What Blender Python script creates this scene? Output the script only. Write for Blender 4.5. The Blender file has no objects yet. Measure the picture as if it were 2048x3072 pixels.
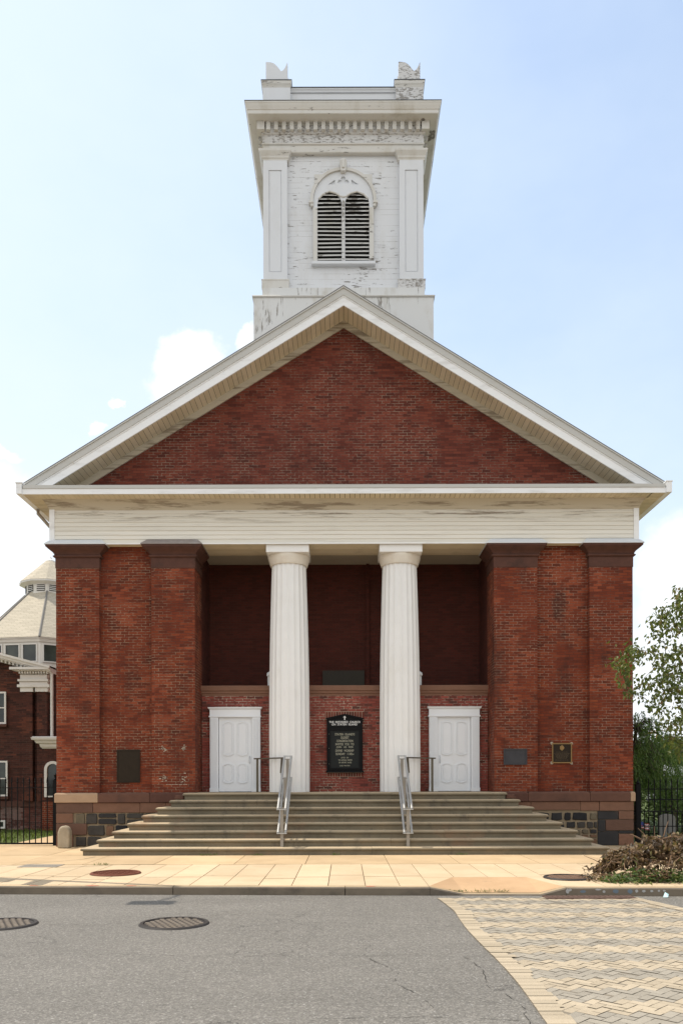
import bpy, bmesh, math, random
from mathutils import Vector, Matrix
R = math.radians
random.seed(7)
SC = bpy.context.scene
COL = SC.collection

# ------------------------------------------------------------------ camera
cam_d = bpy.data.cameras.new('camera')
cam = bpy.data.objects.new('camera', cam_d)
COL.objects.link(cam)
cam.location = (0, -20.8, 1.69)
cam.rotation_euler = (Matrix.Rotation(R(90), 4, 'X') @ Matrix.Rotation(R(-0.15), 4, 'Z')).to_euler()
cam_d.sensor_fit = 'HORIZONTAL'
cam_d.sensor_width = 36.0
cam_d.lens = 2450 / 2048 * 36
cam_d.shift_x = (1024 - 1034) / 2048
cam_d.shift_y = (2340 - 1536) / 2048
cam_d.clip_start = 0.1
cam_d.clip_end = 3000
SC.camera = cam

# ------------------------------------------------------------------ exposure
SC.view_settings.view_transform = 'Standard'
SC.view_settings.look = 'None'
SC.view_settings.gamma = 1
SC.view_settings.use_curve_mapping = False
SC.view_settings.exposure = 0.70

# ------------------------------------------------------------------ node helper
class NT:
    def __init__(s, tree):
        s.t = tree
    def n(s, typ, ins=None, **at):
        nd = s.t.nodes.new(typ)
        for k, v in at.items():
            setattr(nd, k, v)
        for k, v in (ins or {}).items():
            sk = nd.inputs[k]
            if isinstance(v, bpy.types.NodeSocket):
                s.t.links.new(v, sk)
            else:
                if isinstance(v, (tuple, list)) and len(v) == 3 and sk.type == 'RGBA':
                    v = (*v, 1)
                sk.default_value = v
        return nd
    def m(s, op, a, b=0.0, c=0.0, clamp=False):
        nd = s.n('ShaderNodeMath', {0: a, 1: b, 2: c}, operation=op)
        nd.use_clamp = clamp
        return nd.outputs[0]
    def vm(s, op, a, b=(0, 0, 0)):
        return s.n('ShaderNodeVectorMath', {0: a, 1: b}, operation=op).outputs[0]
    def mix(s, f, a, b, blend='MIX'):
        nd = s.n('ShaderNodeMix', {0: f, 6: a, 7: b}, data_type='RGBA', blend_type=blend)
        return nd.outputs[2]
    def ramp(s, f, stops, interp='LINEAR'):
        nd = s.n('ShaderNodeValToRGB', {0: f})
        cr = nd.color_ramp
        cr.interpolation = interp
        while len(cr.elements) < len(stops):
            cr.elements.new(0.5)
        for e, (p, c) in zip(cr.elements, stops):
            e.position = p
            e.color = (c, c, c, 1) if isinstance(c, (int, float)) else (*c, 1)
        return nd.outputs[0]
    def sm(s, v, a, b):
        nd = s.n('ShaderNodeMapRange', {0: v, 1: a, 2: b, 3: 0.0, 4: 1.0}, interpolation_type='SMOOTHSTEP')
        return nd.outputs[0]
    def noise(s, vec, scale=1.0, detail=3.0, rough=0.55, out=0):
        return s.n('ShaderNodeTexNoise', {'Vector': vec, 'Scale': scale, 'Detail': detail, 'Roughness': rough}).outputs[out]
    def pos(s):
        return s.n('ShaderNodeNewGeometry').outputs['Position']
    def island(s):
        return s.n('ShaderNodeNewGeometry').outputs['Random Per Island']
    def sep(s, v):
        nd = s.n('ShaderNodeSeparateXYZ', {0: v})
        return nd.outputs
    def comb(s, x, y, z=0.0):
        return s.n('ShaderNodeCombineXYZ', {0: x, 1: y, 2: z}).outputs[0]
    def scl(s, v, x, y, z):
        return s.n('ShaderNodeMapping', {'Vector': v, 'Scale': (x, y, z)}).outputs[0]

def material(name, fn, rough=0.8, spec=0.3, metal=0.0):
    """fn(nt) -> (colour, height or None, distance, extra dict)"""
    mt = bpy.data.materials.new(name)
    mt.use_nodes = True
    nt = NT(mt.node_tree)
    b = mt.node_tree.nodes['Principled BSDF']
    b.inputs['Roughness'].default_value = rough
    b.inputs['Specular IOR Level'].default_value = spec
    b.inputs['Metallic'].default_value = metal
    r = fn(nt)
    col, h, dist = r[0], r[1] if len(r) > 1 else None, r[2] if len(r) > 2 else 0.01
    if isinstance(col, bpy.types.NodeSocket):
        mt.node_tree.links.new(col, b.inputs['Base Color'])
    else:
        b.inputs['Base Color'].default_value = (*col, 1)
    if h is not None:
        bp = nt.n('ShaderNodeBump', {'Height': h, 'Strength': 1.0, 'Distance': dist})
        mt.node_tree.links.new(bp.outputs[0], b.inputs['Normal'])
    for k, v in (r[3] if len(r) > 3 else {}).items():
        if isinstance(v, bpy.types.NodeSocket):
            mt.node_tree.links.new(v, b.inputs[k])
        else:
            b.inputs[k].default_value = v
    return mt

# ------------------------------------------------------------------ world: sky with cumulus clouds
SUN_TRAVEL = Vector((0.49, -0.163, -1.0)).normalized()
el = math.asin(-SUN_TRAVEL.z)
az = math.atan2(-SUN_TRAVEL.x, -SUN_TRAVEL.y)
W = bpy.data.worlds.new('World')
SC.world = W
W.use_nodes = True
wt = NT(W.node_tree)
bg = W.node_tree.nodes['Background']
sky = wt.n('ShaderNodeTexSky', sky_type='NISHITA', sun_disc=False, sun_elevation=el, sun_rotation=az,
           air_density=1.0, dust_density=1.6, ozone_density=1.2)
SKY_CLOUD = 4.7
def build_sky():
    d = wt.n('ShaderNodeTexCoord').outputs['Generated']
    x, y, z = wt.sep(d)[:3]
    ya = wt.m('MAXIMUM', wt.m('ABSOLUTE', y), 0.05)
    u = wt.m('DIVIDE', x, ya)
    v = wt.m('DIVIDE', z, ya)
    # thin high haze, thicker to the left (towards the sun) and low down
    hz = wt.noise(wt.scl(d, 1.2, 1.2, 2.2), 2.0, 5.0, 0.6)
    left = wt.sm(wt.m('MULTIPLY', x, -1.0), -0.25, 0.42)
    low = wt.sm(z, 0.62, 0.02)
    haze = wt.m('ADD', wt.m('MULTIPLY', left, 0.32), wt.m('MULTIPLY', low, 0.48))
    haze = wt.m('ADD', haze, wt.m('MULTIPLY', wt.m('SUBTRACT', hz, 0.5), 0.55))
    haze = wt.m('ADD', haze, 0.42, clamp=True)
    base = wt.mix(1.0, sky.outputs[0], (0.93, 1.0, 1.02), 'MULTIPLY')
    c1 = wt.mix(haze, base, (SKY_CLOUD * 0.80, SKY_CLOUD * 0.90, SKY_CLOUD * 1.0))
    # cumulus: a few banks given by direction, with billowing edges
    uv = wt.comb(u, v, wt.m('MULTIPLY', y, 0.2))
    n1 = wt.noise(uv, 12.0, 8.0, 0.62, 1)
    off = wt.vm('SUBTRACT', n1, (0.5, 0.5, 0.5))
    nd = wt.n('ShaderNodeVectorMath', {0: off, 3: 0.085}, operation='SCALE')
    w = wt.vm('ADD', uv, nd.outputs[0])
    wx, wy = wt.sep(w)[:2]
    mask = None
    for (cx, cy, rx, ry) in [(-0.190, 0.510, 0.040, 0.042), (-0.178, 0.478, 0.058, 0.034),
                             (-0.117, 0.533, 0.019, 0.020), (-0.272, 0.452, 0.008, 0.006), (-0.302, 0.428, 0.013, 0.008),
                             (-0.46, 0.30, 0.10, 0.09), (-0.55, 0.18, 0.20, 0.13), (-0.45, 0.40, 0.05, 0.012),
                             (0.43, 0.22, 0.075, 0.10), (0.50, 0.29, 0.09, 0.05), (0.42, 0.10, 0.10, 0.10), (0.75, 0.2, 0.22, 0.12),
                             (-1.0, 0.35, 0.3, 0.15), (1.4, 0.45, 0.4, 0.2)]:
        dx = wt.m('DIVIDE', wt.m('SUBTRACT', wx, cx), rx)
        dy = wt.m('DIVIDE', wt.m('SUBTRACT', wy, cy), ry)
        q = wt.m('ADD', wt.m('MULTIPLY', dx, dx), wt.m('MULTIPLY', dy, dy))
        k = wt.sm(q, 1.5, 0.62)
        mask = k if mask is None else wt.m('MAXIMUM', mask, k)
    bil = wt.noise(uv, 26.0, 4.0, 0.6)
    shade = wt.m('ADD', 0.90, wt.m('MULTIPLY', wt.m('SUBTRACT', bil, 0.5), 0.35))
    cc = wt.n('ShaderNodeVectorMath', {0: (SKY_CLOUD * 1.12, SKY_CLOUD * 1.14, SKY_CLOUD * 1.16), 3: shade}, operation='SCALE').outputs[0]
    c2 = wt.mix(wt.m('MULTIPLY', mask, 0.82), c1, cc)
    # unseen bright cloud banks added behind the camera to fill the shaded facade
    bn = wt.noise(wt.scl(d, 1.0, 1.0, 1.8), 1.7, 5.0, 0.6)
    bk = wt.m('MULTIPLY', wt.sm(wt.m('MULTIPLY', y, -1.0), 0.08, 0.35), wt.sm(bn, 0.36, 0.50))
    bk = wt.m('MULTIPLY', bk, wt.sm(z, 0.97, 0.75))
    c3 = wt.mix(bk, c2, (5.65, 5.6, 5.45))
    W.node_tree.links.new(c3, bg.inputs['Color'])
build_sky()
bg.inputs['Strength'].default_value = 0.15

sun_d = bpy.data.lights.new('sun', 'SUN')
sun_d.energy = 2.7
sun_d.angle = R(0.5)
sun_d.color = (1.0, 0.92, 0.80)
sun = bpy.data.objects.new('sun', sun_d)
COL.objects.link(sun)
sun.rotation_euler = SUN_TRAVEL.to_track_quat('-Z', 'Y').to_euler()

# ------------------------------------------------------------------ mesh helpers
def tag(o, label=None, cat=None, group=None, kind=None):
    if label: o['label'] = label
    if cat: o['category'] = cat
    if group: o['group'] = group
    if kind: o['kind'] = kind
    return o

def empty(name, loc, label, cat, group=None, rz=0):
    o = bpy.data.objects.new(name, None)
    o.empty_display_size = 0.3
    COL.objects.link(o)
    o.location = loc
    o.rotation_euler = (0, 0, rz)
    return tag(o, label, cat, group)

class MB:
    def __init__(s):
        s.v, s.f, s.mi = [], [], []
    def add(s, vs, fs, mi=0):
        k = len(s.v)
        s.v += [tuple(p) for p in vs]
        s.f += [tuple(i + k for i in f) for f in fs]
        s.mi += [mi] * len(fs)
    def box(s, x0, x1, y0, y1, z0, z1, mi=0):
        s.add([(x0, y0, z0), (x1, y0, z0), (x1, y1, z0), (x0, y1, z0), (x0, y0, z1), (x1, y0, z1), (x1, y1, z1), (x0, y1, z1)],
              [(0, 3, 2, 1), (4, 5, 6, 7), (0, 1, 5, 4), (1, 2, 6, 5), (2, 3, 7, 6), (3, 0, 4, 7)], mi)
    def prism(s, poly, y0, y1, mi=0):
        """poly: (x,z) counter-clockwise seen from -Y; extruded y0..y1"""
        n = len(poly)
        vs = [(x, y0, z) for x, z in poly] + [(x, y1, z) for x, z in poly]
        fs = [tuple(range(n)), tuple(range(2 * n - 1, n - 1, -1))]
        fs += [(i, i + n, (i + 1) % n + n, (i + 1) % n) for i in range(n)]
        s.add(vs, fs, mi)
    def prismx(s, poly, x0, x1, mi=0):
        """poly: (y,z), extruded along x"""
        n = len(poly)
        vs = [(x0, y, z) for y, z in poly] + [(x1, y, z) for y, z in poly]
        fs = [tuple(range(n)), tuple(range(2 * n - 1, n - 1, -1))]
        fs += [(i, i + n, (i + 1) % n + n, (i + 1) % n) for i in range(n)]
        s.add(vs, fs, mi)
    def prismz(s, poly, z0, z1, mi=0):
        n = len(poly)
        vs = [(x, y, z0) for x, y in poly] + [(x, y, z1) for x, y in poly]
        fs = [tuple(range(n - 1, -1, -1)), tuple(range(n, 2 * n))]
        fs += [(i, (i + 1) % n, (i + 1) % n + n, i + n) for i in range(n)]
        s.add(vs, fs, mi)
    def rings(s, x0, x1, y0, y1, prof, mi=0, back=True):
        """prof: [(z, offset)] going up; rectangle grown by offset on all sides (back side fixed if not back)"""
        vs, fs = [], []
        for z, o in prof:
            yb = y1 + o if back else y1
            vs += [(x0 - o, y0 - o, z), (x1 + o, y0 - o, z), (x1 + o, yb, z), (x0 - o, yb, z)]
        n = len(prof)
        fs.append((0, 3, 2, 1))
        t = 4 * (n - 1)
        fs.append((t, t + 1, t + 2, t + 3))
        for i in range(n - 1):
            a = 4 * i
            for j in range(4):
                k = (j + 1) % 4
                fs.append((a + j, a + k, a + 4 + k, a + 4 + j))
        s.add(vs, fs, mi)
    def tube(s, pts, r, seg=8, mi=0, caps=True):
        pts = [Vector(p) for p in pts]
        n = len(pts)
        rs = r if isinstance(r, (list, tuple)) else [r] * n
        vs, fs = [], []
        up = Vector((0.13, 0.31, 0.94))
        for i, p in enumerate(pts):
            d = (pts[min(i + 1, n - 1)] - pts[max(i - 1, 0)]).normalized()
            a = d.cross(up)
            if a.length < 0.05: a = d.cross(Vector((1, 0, 0)))
            a.normalize()
            b = d.cross(a)
            for k in range(seg):
                t = 2 * math.pi * k / seg
                vs.append(p + (a * math.cos(t) + b * math.sin(t)) * rs[i])
        for i in range(n - 1):
            for k in range(seg):
                q = (k + 1) % seg
                fs.append((i * seg + k, (i + 1) * seg + k, (i + 1) * seg + q, i * seg + q))
        if caps:
            fs.append(tuple(range(seg)))
            fs.append(tuple(range((n - 1) * seg + seg - 1, (n - 1) * seg - 1, -1)))
        s.add(vs, fs, mi)
    def bar(s, a, b, w, h=None, mi=0):
        """square bar between two points"""
        a, b = Vector(a), Vector(b)
        h = h or w
        d = (b - a).normalized()
        sx = d.cross(Vector((0, 0, 1)))
        if sx.length < 1e-3: sx = Vector((1, 0, 0))
        sx.normalize()
        sz = sx.cross(d)
        vs = []
        for p in (a, b):
            for i, j in ((-1, -1), (1, -1), (1, 1), (-1, 1)):
                vs.append(p + sx * (i * w / 2) + sz * (j * h / 2))
        s.add(vs, [(0, 3, 2, 1), (4, 5, 6, 7), (0, 1, 5, 4), (1, 2, 6, 5), (2, 3, 7, 6), (3, 0, 4, 7)], mi)
    def lathe(s, prof, cx, cy, seg=32, mi=0):
        vs, fs = [], []
        for r, z in prof:
            for k in range(seg):
                t = 2 * math.pi * k / seg
                vs.append((cx + r * math.cos(t), cy + r * math.sin(t), z))
        for i in range(len(prof) - 1):
            for k in range(seg):
                q = (k + 1) % seg
                fs.append((i * seg + k, i * seg + q, (i + 1) * seg + q, (i + 1) * seg + k))
        fs.append(tuple(range(seg - 1, -1, -1)))
        t = (len(prof) - 1) * seg
        fs.append(tuple(range(t, t + seg)))
        s.add(vs, fs, mi)
    def leaf(s, p, d, nrm, ln, wd, mi=0, droop=0.15):
        d = d.normalized()
        sd = d.cross(nrm)
        if sd.length < 1e-3: sd = d.cross(Vector((1, 0.2, 0)))
        sd.normalize()
        up = sd.cross(d)
        mid = p + d * ln * 0.45
        s.add([p, mid + sd * wd * 0.5 + up * wd * 0.18, p + d * ln - up * ln * droop, mid - sd * wd * 0.5 + up * wd * 0.18, mid - up * wd * 0.02],
              [(0, 1, 4), (1, 2, 4), (4, 2, 3), (0, 4, 3)], mi)
    def build(s, name, mats, parent=None, smooth=None, bevel=0, loc=None):
        me = bpy.data.meshes.new(name)
        if loc:
            L = Vector(loc)
            me.from_pydata([tuple(Vector(v) - L) for v in s.v], [], s.f)
        else:
            me.from_pydata(s.v, [], s.f)
        if not isinstance(mats, (list, tuple)): mats = [mats]
        for m in mats: me.materials.append(m)
        if len(mats) > 1: me.polygons.foreach_set('material_index', s.mi)
        if smooth is not None:
            me.polygons.foreach_set('use_smooth', [True] * len(me.polygons))
            me.set_sharp_from_angle(angle=R(smooth))
        me.update()
        o = bpy.data.objects.new(name, me)
        COL.objects.link(o)
        if parent is not None:
            o.parent = parent
            root = parent
            tot = Vector((0, 0, 0))
            while root is not None:
                tot += Vector(root.location)
                root = root.parent
            # geometry is given in world space: shift it into the parent's space
            o.location = (Vector(loc) if loc else Vector((0, 0, 0))) - tot
        elif loc:
            o.location = loc
        if bevel:
            bv = o.modifiers.new('bevel', 'BEVEL')
            bv.width = bevel
            bv.segments = 2
            bv.limit_method = 'ANGLE'
            bv.angle_limit = R(40)
        return o

def merge(me_list):
    pass

def flat_shape(splines, depth, y, name):
    """closed (x,z) outlines, holes allowed -> mesh data extruded from y to y+depth, as (verts, faces)"""
    cu = bpy.data.curves.new(name, 'CURVE')
    cu.dimensions = '2D'
    cu.fill_mode = 'BOTH'
    cu.extrude = depth / 2
    for pts in splines:
        sp = cu.splines.new('POLY')
        sp.points.add(len(pts) - 1)
        for p, (x, z) in zip(sp.points, pts):
            p.co = (x, z, 0, 1)
        sp.use_cyclic_u = True
    ob = bpy.data.objects.new(name, cu)
    me = bpy.data.meshes.new_from_object(ob)
    vs = [(v.co.x, y + depth / 2 - v.co.z, v.co.y) for v in me.vertices]
    fs = [tuple(p.vertices) for p in me.polygons]
    bpy.data.objects.remove(ob); bpy.data.curves.remove(cu); bpy.data.meshes.remove(me)
    return vs, fs

def text_mesh(txt, cx, cz, w, h, y, depth=0.004):
    cu = bpy.data.curves.new('lettering', 'FONT')
    cu.body = txt
    cu.size = 1.0
    cu.extrude = 0.02
    cu.offset = 0.012
    ob = bpy.data.objects.new('lettering', cu)
    me = bpy.data.meshes.new_from_object(ob)
    xs = [v.co.x for v in me.vertices]; zs = [v.co.y for v in me.vertices]
    x0, x1, z0, z1 = min(xs), max(xs), min(zs), max(zs)
    vs = [(cx + ((v.co.x - x0) / (x1 - x0) - 0.5) * w, y - (v.co.z / 0.02) * depth, cz + ((v.co.y - z0) / (z1 - z0) - 0.5) * h) for v in me.vertices]
    fs = [tuple(p.vertices) for p in me.polygons]
    bpy.data.objects.remove(ob); bpy.data.curves.remove(cu); bpy.data.meshes.remove(me)
    return vs, fs

def arc(cx, cz, r, a0, a1, n, ry=None):
    ry = ry or r
    return [(cx + r * math.cos(R(a0 + (a1 - a0) * i / n)), cz + ry * math.sin(R(a0 + (a1 - a0) * i / n))) for i in range(n + 1)]

# ------------------------------------------------------------------ materials
def brick_mat(name, stops, mortar, mort_amt, patch=0.0, stain=0.0, seed=0.0, patch_col=(0.29, 0.072, 0.034), msize=0.0065):
    def fn(nt):
        p = nt.pos()
        x, y, z = nt.sep(p)[:3]
        u = nt.m('ADD', nt.m('ADD', x, y), seed)
        wob = nt.m('MULTIPLY', nt.m('SUBTRACT', nt.noise(p, 3.0, 2.0), 0.5), 0.012)
        vec = nt.comb(u, nt.m('ADD', z, wob))
        br = nt.n('ShaderNodeTexBrick', {'Vector': vec, 'Color1': (0, 0, 0), 'Color2': (1, 1, 1), 'Mortar': (0.5, 0.5, 0.5), 'Scale': 1.0,
                                         'Mortar Size': msize, 'Mortar Smooth': 0.2, 'Bias': 0.0, 'Brick Width': 0.215, 'Row Height': 0.0688},
                  offset=0.5, squash=1.0)
        rnd = br.outputs['Color']
        fac = br.outputs['Fac']
        fine = nt.noise(p, 9.0, 4.0, 0.6)
        t = nt.m('ADD', nt.m('MULTIPLY', rnd, 0.8), nt.m('MULTIPLY', nt.m('SUBTRACT', fine, 0.5), 0.4))
        t = nt.m('ADD', t, 0.10, clamp=True)
        c = nt.ramp(t, stops)
        sp = nt.vm('ADD', p, (seed * 3.1, 0, seed))
        if patch:
            pn = nt.noise(sp, 0.75, 3.0, 0.6)
            pm = nt.sm(nt.m('ADD', pn, nt.m('MULTIPLY', nt.m('SUBTRACT', rnd, 0.5), 0.16)), 0.56, 0.64)
            c = nt.mix(nt.m('MULTIPLY', pm, patch), c, patch_col)
        if stain:
            sn = nt.noise(nt.scl(sp, 1.0, 1.0, 0.45), 1.3, 5.0, 0.65)
            smk = nt.sm(sn, 0.50, 0.68)
            c = nt.mix(nt.m('MULTIPLY', smk, stain), c, (0.030, 0.016, 0.013))
        mm = nt.sm(nt.noise(nt.vm('ADD', sp, (11, 0, 5)), 1.1, 4.0, 0.65), 0.36, 0.60)
        mm2 = nt.sm(nt.noise(sp, 14.0, 2.0, 0.6), 0.30, 0.62)
        mcol = nt.mix(nt.m('MULTIPLY', nt.m('MULTIPLY', mm, mm2), mort_amt), nt.mix(0.5, c, (0.05, 0.03, 0.025)), mortar)
        c = nt.mix(fac, c, mcol)
        bright = nt.m('ADD', 0.80, nt.m('MULTIPLY', nt.noise(sp, 0.5, 4.0, 0.6), 0.42))
        c = nt.mix(1.0, c, nt.comb(bright, bright, bright), 'MULTIPLY')
        h = nt.m('ADD', nt.m('MULTIPLY', fac, -1.0), nt.m('MULTIPLY', fine, 0.5))
        return c, h, 0.006
    return material(name, fn, 0.88, 0.25)

M = {}
BR = [(0.0, (0.066, 0.019, 0.011)), (0.16, (0.112, 0.025, 0.012)), (0.5, (0.152, 0.031, 0.0135)), (0.85, (0.188, 0.041, 0.0165)), (1.0, (0.245, 0.062, 0.024))]
M['brick'] = brick_mat('old red brick', BR, (0.34, 0.25, 0.17), 0.85, 0.45, 0.35, 0.0)
M['brick_stained'] = brick_mat('stained red brick', BR, (0.36, 0.27, 0.20), 0.7, 0.45, 0.65, 4.3)
M['brick_gable'] = brick_mat('gable brick', [(0.0, (0.07, 0.021, 0.015)), (0.3, (0.125, 0.030, 0.019)), (1.0, (0.195, 0.050, 0.031))],
                             (0.31, 0.25, 0.19), 0.8, 0.1, 0.3, 8.7)
M['brick_new'] = brick_mat('newer red brick', [(0.0, (0.055, 0.035, 0.03)), (0.22, (0.13, 0.04, 0.03)), (0.3, (0.20, 0.05, 0.038)), (1.0, (0.29, 0.075, 0.055))],
                           (0.42, 0.35, 0.27), 1.0, 0.0, 0.12, 2.2, msize=0.0085)
M['brick_porch'] = brick_mat('dark porch brick', [(0.0, (0.062, 0.018, 0.013)), (1.0, (0.098, 0.025, 0.017))], (0.09, 0.045, 0.035), 0.3, 0.0, 0.3, 5.0)  # darker and more even than the front brick
M['brick_hall'] = brick_mat('dark hall brick', [(0.0, (0.035, 0.016, 0.012)), (1.0, (0.105, 0.035, 0.024))], (0.14, 0.10, 0.08), 0.35, 0.35, 0.5, 9.0,
                            patch_col=(0.20, 0.06, 0.03))

def soldier(nt):
    r = nt.island()
    c = nt.ramp(r, [(0.0, (0.09, 0.035, 0.028)), (0.4, (0.19, 0.045, 0.03)), (1.0, (0.27, 0.075, 0.05))])
    return nt.mix(nt.m('MULTIPLY', nt.noise(nt.pos(), 20.0), 0.5), c, (0.05, 0.03, 0.025)),
M['soldier'] = material('soldier course brick', soldier, 0.9, 0.2)

def plain(name, col, rough=0.7, var=0.12, scale=3.0, spec=0.3, metal=0.0, bump=0.0, dirt=None, dirt_amt=0.0, dirt_scale=(1, 1, 1)):
    def fn(nt):
        p = nt.pos()
        n = nt.noise(p, scale, 5.0, 0.6)
        f = nt.m('ADD', 1.0 - var, nt.m('MULTIPLY', n, 2 * var))
        c = nt.mix(1.0, col, nt.comb(f, f, f), 'MULTIPLY')
        if dirt:
            dn = nt.noise(nt.scl(p, *dirt_scale), 1.5, 6.0, 0.65)
            c = nt.mix(nt.m('MULTIPLY', nt.sm(dn, 0.5, 0.72), dirt_amt), c, dirt)
        if bump:
            return c, nt.noise(p, scale * 12, 3.0), bump
        return c,
    return material(name, fn, rough, spec, metal)

M['brownstone'] = plain('brownstone', (0.088, 0.039, 0.028), 0.85, 0.35, 5.0, bump=0.004, dirt=(0.03, 0.02, 0.017), dirt_amt=0.7)
M['brownstone_light'] = plain('pale sandstone', (0.36, 0.245, 0.16), 0.85, 0.18, 5.0, bump=0.004)
M['brownstone_red'] = plain('red sandstone', (0.115, 0.055, 0.038), 0.85, 0.25, 4.0, bump=0.004, dirt=(0.05, 0.03, 0.025), dirt_amt=0.5)
M['brownstone_coping'] = plain('brown coping stone', (0.20, 0.105, 0.070), 0.85, 0.2, 4.0, bump=0.003)
M['clad'] = plain('white aluminium cladding', (0.80, 0.81, 0.82), 0.45, 0.05, 1.5, dirt=(0.38, 0.36, 0.32), dirt_amt=0.35, dirt_scale=(0.6, 1, 3))
M['clad_grey'] = plain('grey white crown cladding', (0.49, 0.485, 0.46), 0.45, 0.05, 1.5, dirt=(0.40, 0.37, 0.30), dirt_amt=0.25, dirt_scale=(0.6, 1, 3))
def soffit(nt):
    p = nt.pos()
    c = nt.ramp(nt.island(), [(0, (0.60, 0.52, 0.37)), (1, (0.68, 0.60, 0.45))])
    dn = nt.noise(p, 1.6, 5.0, 0.65)
    return nt.mix(nt.m('MULTIPLY', nt.sm(dn, 0.5, 0.75), 0.35), c, (0.30, 0.25, 0.18)),
M['soffit'] = material('cream vented soffit', soffit, 0.6)
M['soffit_gap'] = plain('soffit groove', (0.10, 0.075, 0.05), 0.9)
def siding(nt):
    p = nt.pos()
    c = nt.ramp(nt.island(), [(0, (0.665, 0.64, 0.57)), (1, (0.73, 0.705, 0.64))])
    dn = nt.noise(nt.scl(p, 0.5, 1, 9.0), 1.4, 6.0, 0.7)
    z = nt.sep(p)[2]
    up = nt.sm(z, 8.15, 8.5)
    c = nt.mix(nt.m('MULTIPLY', nt.sm(dn, 0.50, 0.66), nt.m('ADD', 0.14, nt.m('MULTIPLY', up, 0.75))), c, (0.20, 0.155, 0.11))
    return c,
M['siding'] = material('cream vinyl siding', siding, 0.5)
def crown(nt):
    p = nt.pos()
    dn = nt.noise(nt.scl(p, 0.5, 1, 6.0), 1.4, 6.0, 0.7)
    return nt.mix(nt.m('MULTIPLY', nt.sm(dn, 0.50, 0.64), 0.75), (0.52, 0.465, 0.365), (0.19, 0.145, 0.10)),
M['crown'] = material('dirty cream crown board', crown, 0.6)
M['column'] = plain('white column paint', (0.765, 0.765, 0.76), 0.55, 0.05, 2.0, bump=0.002, dirt=(0.62, 0.59, 0.53), dirt_amt=0.3, dirt_scale=(1.2, 1.2, 0.4))
M['column_cap'] = plain('stained capital paint', (0.70, 0.655, 0.58), 0.6, 0.08, 2.0, dirt=(0.5, 0.38, 0.28), dirt_amt=0.4)
M['door'] = plain('white door paint', (0.745, 0.77, 0.805), 0.4, 0.03, 2.0)

def peel(name, amt, boards=0.0, white=(0.69, 0.705, 0.73), stretch=(0.7, 0.7, 4.0), stain_amt=0.25, wood=(0.13, 0.115, 0.10)):
    def fn(nt):
        p = nt.pos()
        x, y, z = nt.sep(p)[:3]
        n = nt.noise(nt.scl(p, *stretch), 3.2, 8.0, 0.68)
        big = nt.noise(p, 0.9, 3.0, 0.6)
        t = nt.m('ADD', n, nt.m('MULTIPLY', nt.m('SUBTRACT', big, 0.5), 0.45))
        c = nt.mix(nt.m('MULTIPLY', nt.sm(nt.noise(nt.scl(p, 1, 1, 0.4), 1.7, 5.0, 0.65), 0.48, 0.75), stain_amt), white, (0.40, 0.36, 0.28))
        h = None
        if boards:
            fr = nt.m('FRACT', nt.m('DIVIDE', z, boards))
            ln = nt.m('LESS_THAN', fr, 0.055)
            brk = nt.sm(nt.noise(nt.comb(x, y, nt.m('FLOOR', nt.m('DIVIDE', z, boards))), 2.2, 3.0), 0.40, 0.62)
            c = nt.mix(nt.m('MULTIPLY', nt.m('MULTIPLY', ln, brk), 0.55), c, (0.28, 0.26, 0.24))
            t = nt.m('ADD', t, nt.m('MULTIPLY', ln, 0.06))
        pm = nt.sm(t, 0.76 - amt, 0.785 - amt)
        wd = nt.mix(nt.noise(nt.scl(p, 1, 1, 12), 6.0, 3.0), wood, (0.26, 0.24, 0.215))
        c = nt.mix(pm, c, wd)
        return c, nt.m('MULTIPLY', pm, -1.0), 0.004
    return material(name, fn, 0.6)
M['tower'] = peel('peeling white boards', 0.122, 0.145, stretch=(1.3, 1.3, 8.0), wood=(0.2, 0.185, 0.17))
M['tower_smooth'] = peel('white pilaster paint', 0.02, 0, (0.68, 0.70, 0.73), stain_amt=0.12)
M['tower_trim'] = peel('weathered white trim', 0.13, 0, (0.62, 0.61, 0.58), stain_amt=0.55)
M['tower_bad'] = peel('badly peeling trim', 0.225, 0, (0.62, 0.62, 0.62), (3.4, 3.4, 9.0), 0.5, (0.33, 0.315, 0.295))
M['tower_vert'] = peel('streaked white boards', 0.14, 0, (0.66, 0.665, 0.66), (6.5, 6.5, 0.55), 0.7, (0.30, 0.28, 0.25))
M['louvre'] = peel('worn louvre slats', 0.19, 0, (0.58, 0.57, 0.55), (0.9, 0.9, 3), 0.5)
M['dark'] = plain('dark interior', (0.012, 0.011, 0.010), 0.9)
M['roofing'] = plain('grey roof shingle', (0.16, 0.155, 0.15), 0.9, 0.2, 6.0)
M['lead'] = plain('dark lead cap', (0.09, 0.10, 0.11), 0.5, 0.2, 4.0)
M['flash'] = plain('white metal flashing', (0.62, 0.65, 0.68), 0.4, 0.06, 3.0)
M['flash_worn'] = plain('worn grey flashing', (0.26, 0.23, 0.22), 0.6, 0.25, 6.0, dirt=(0.55, 0.56, 0.58), dirt_amt=0.6)

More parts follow.
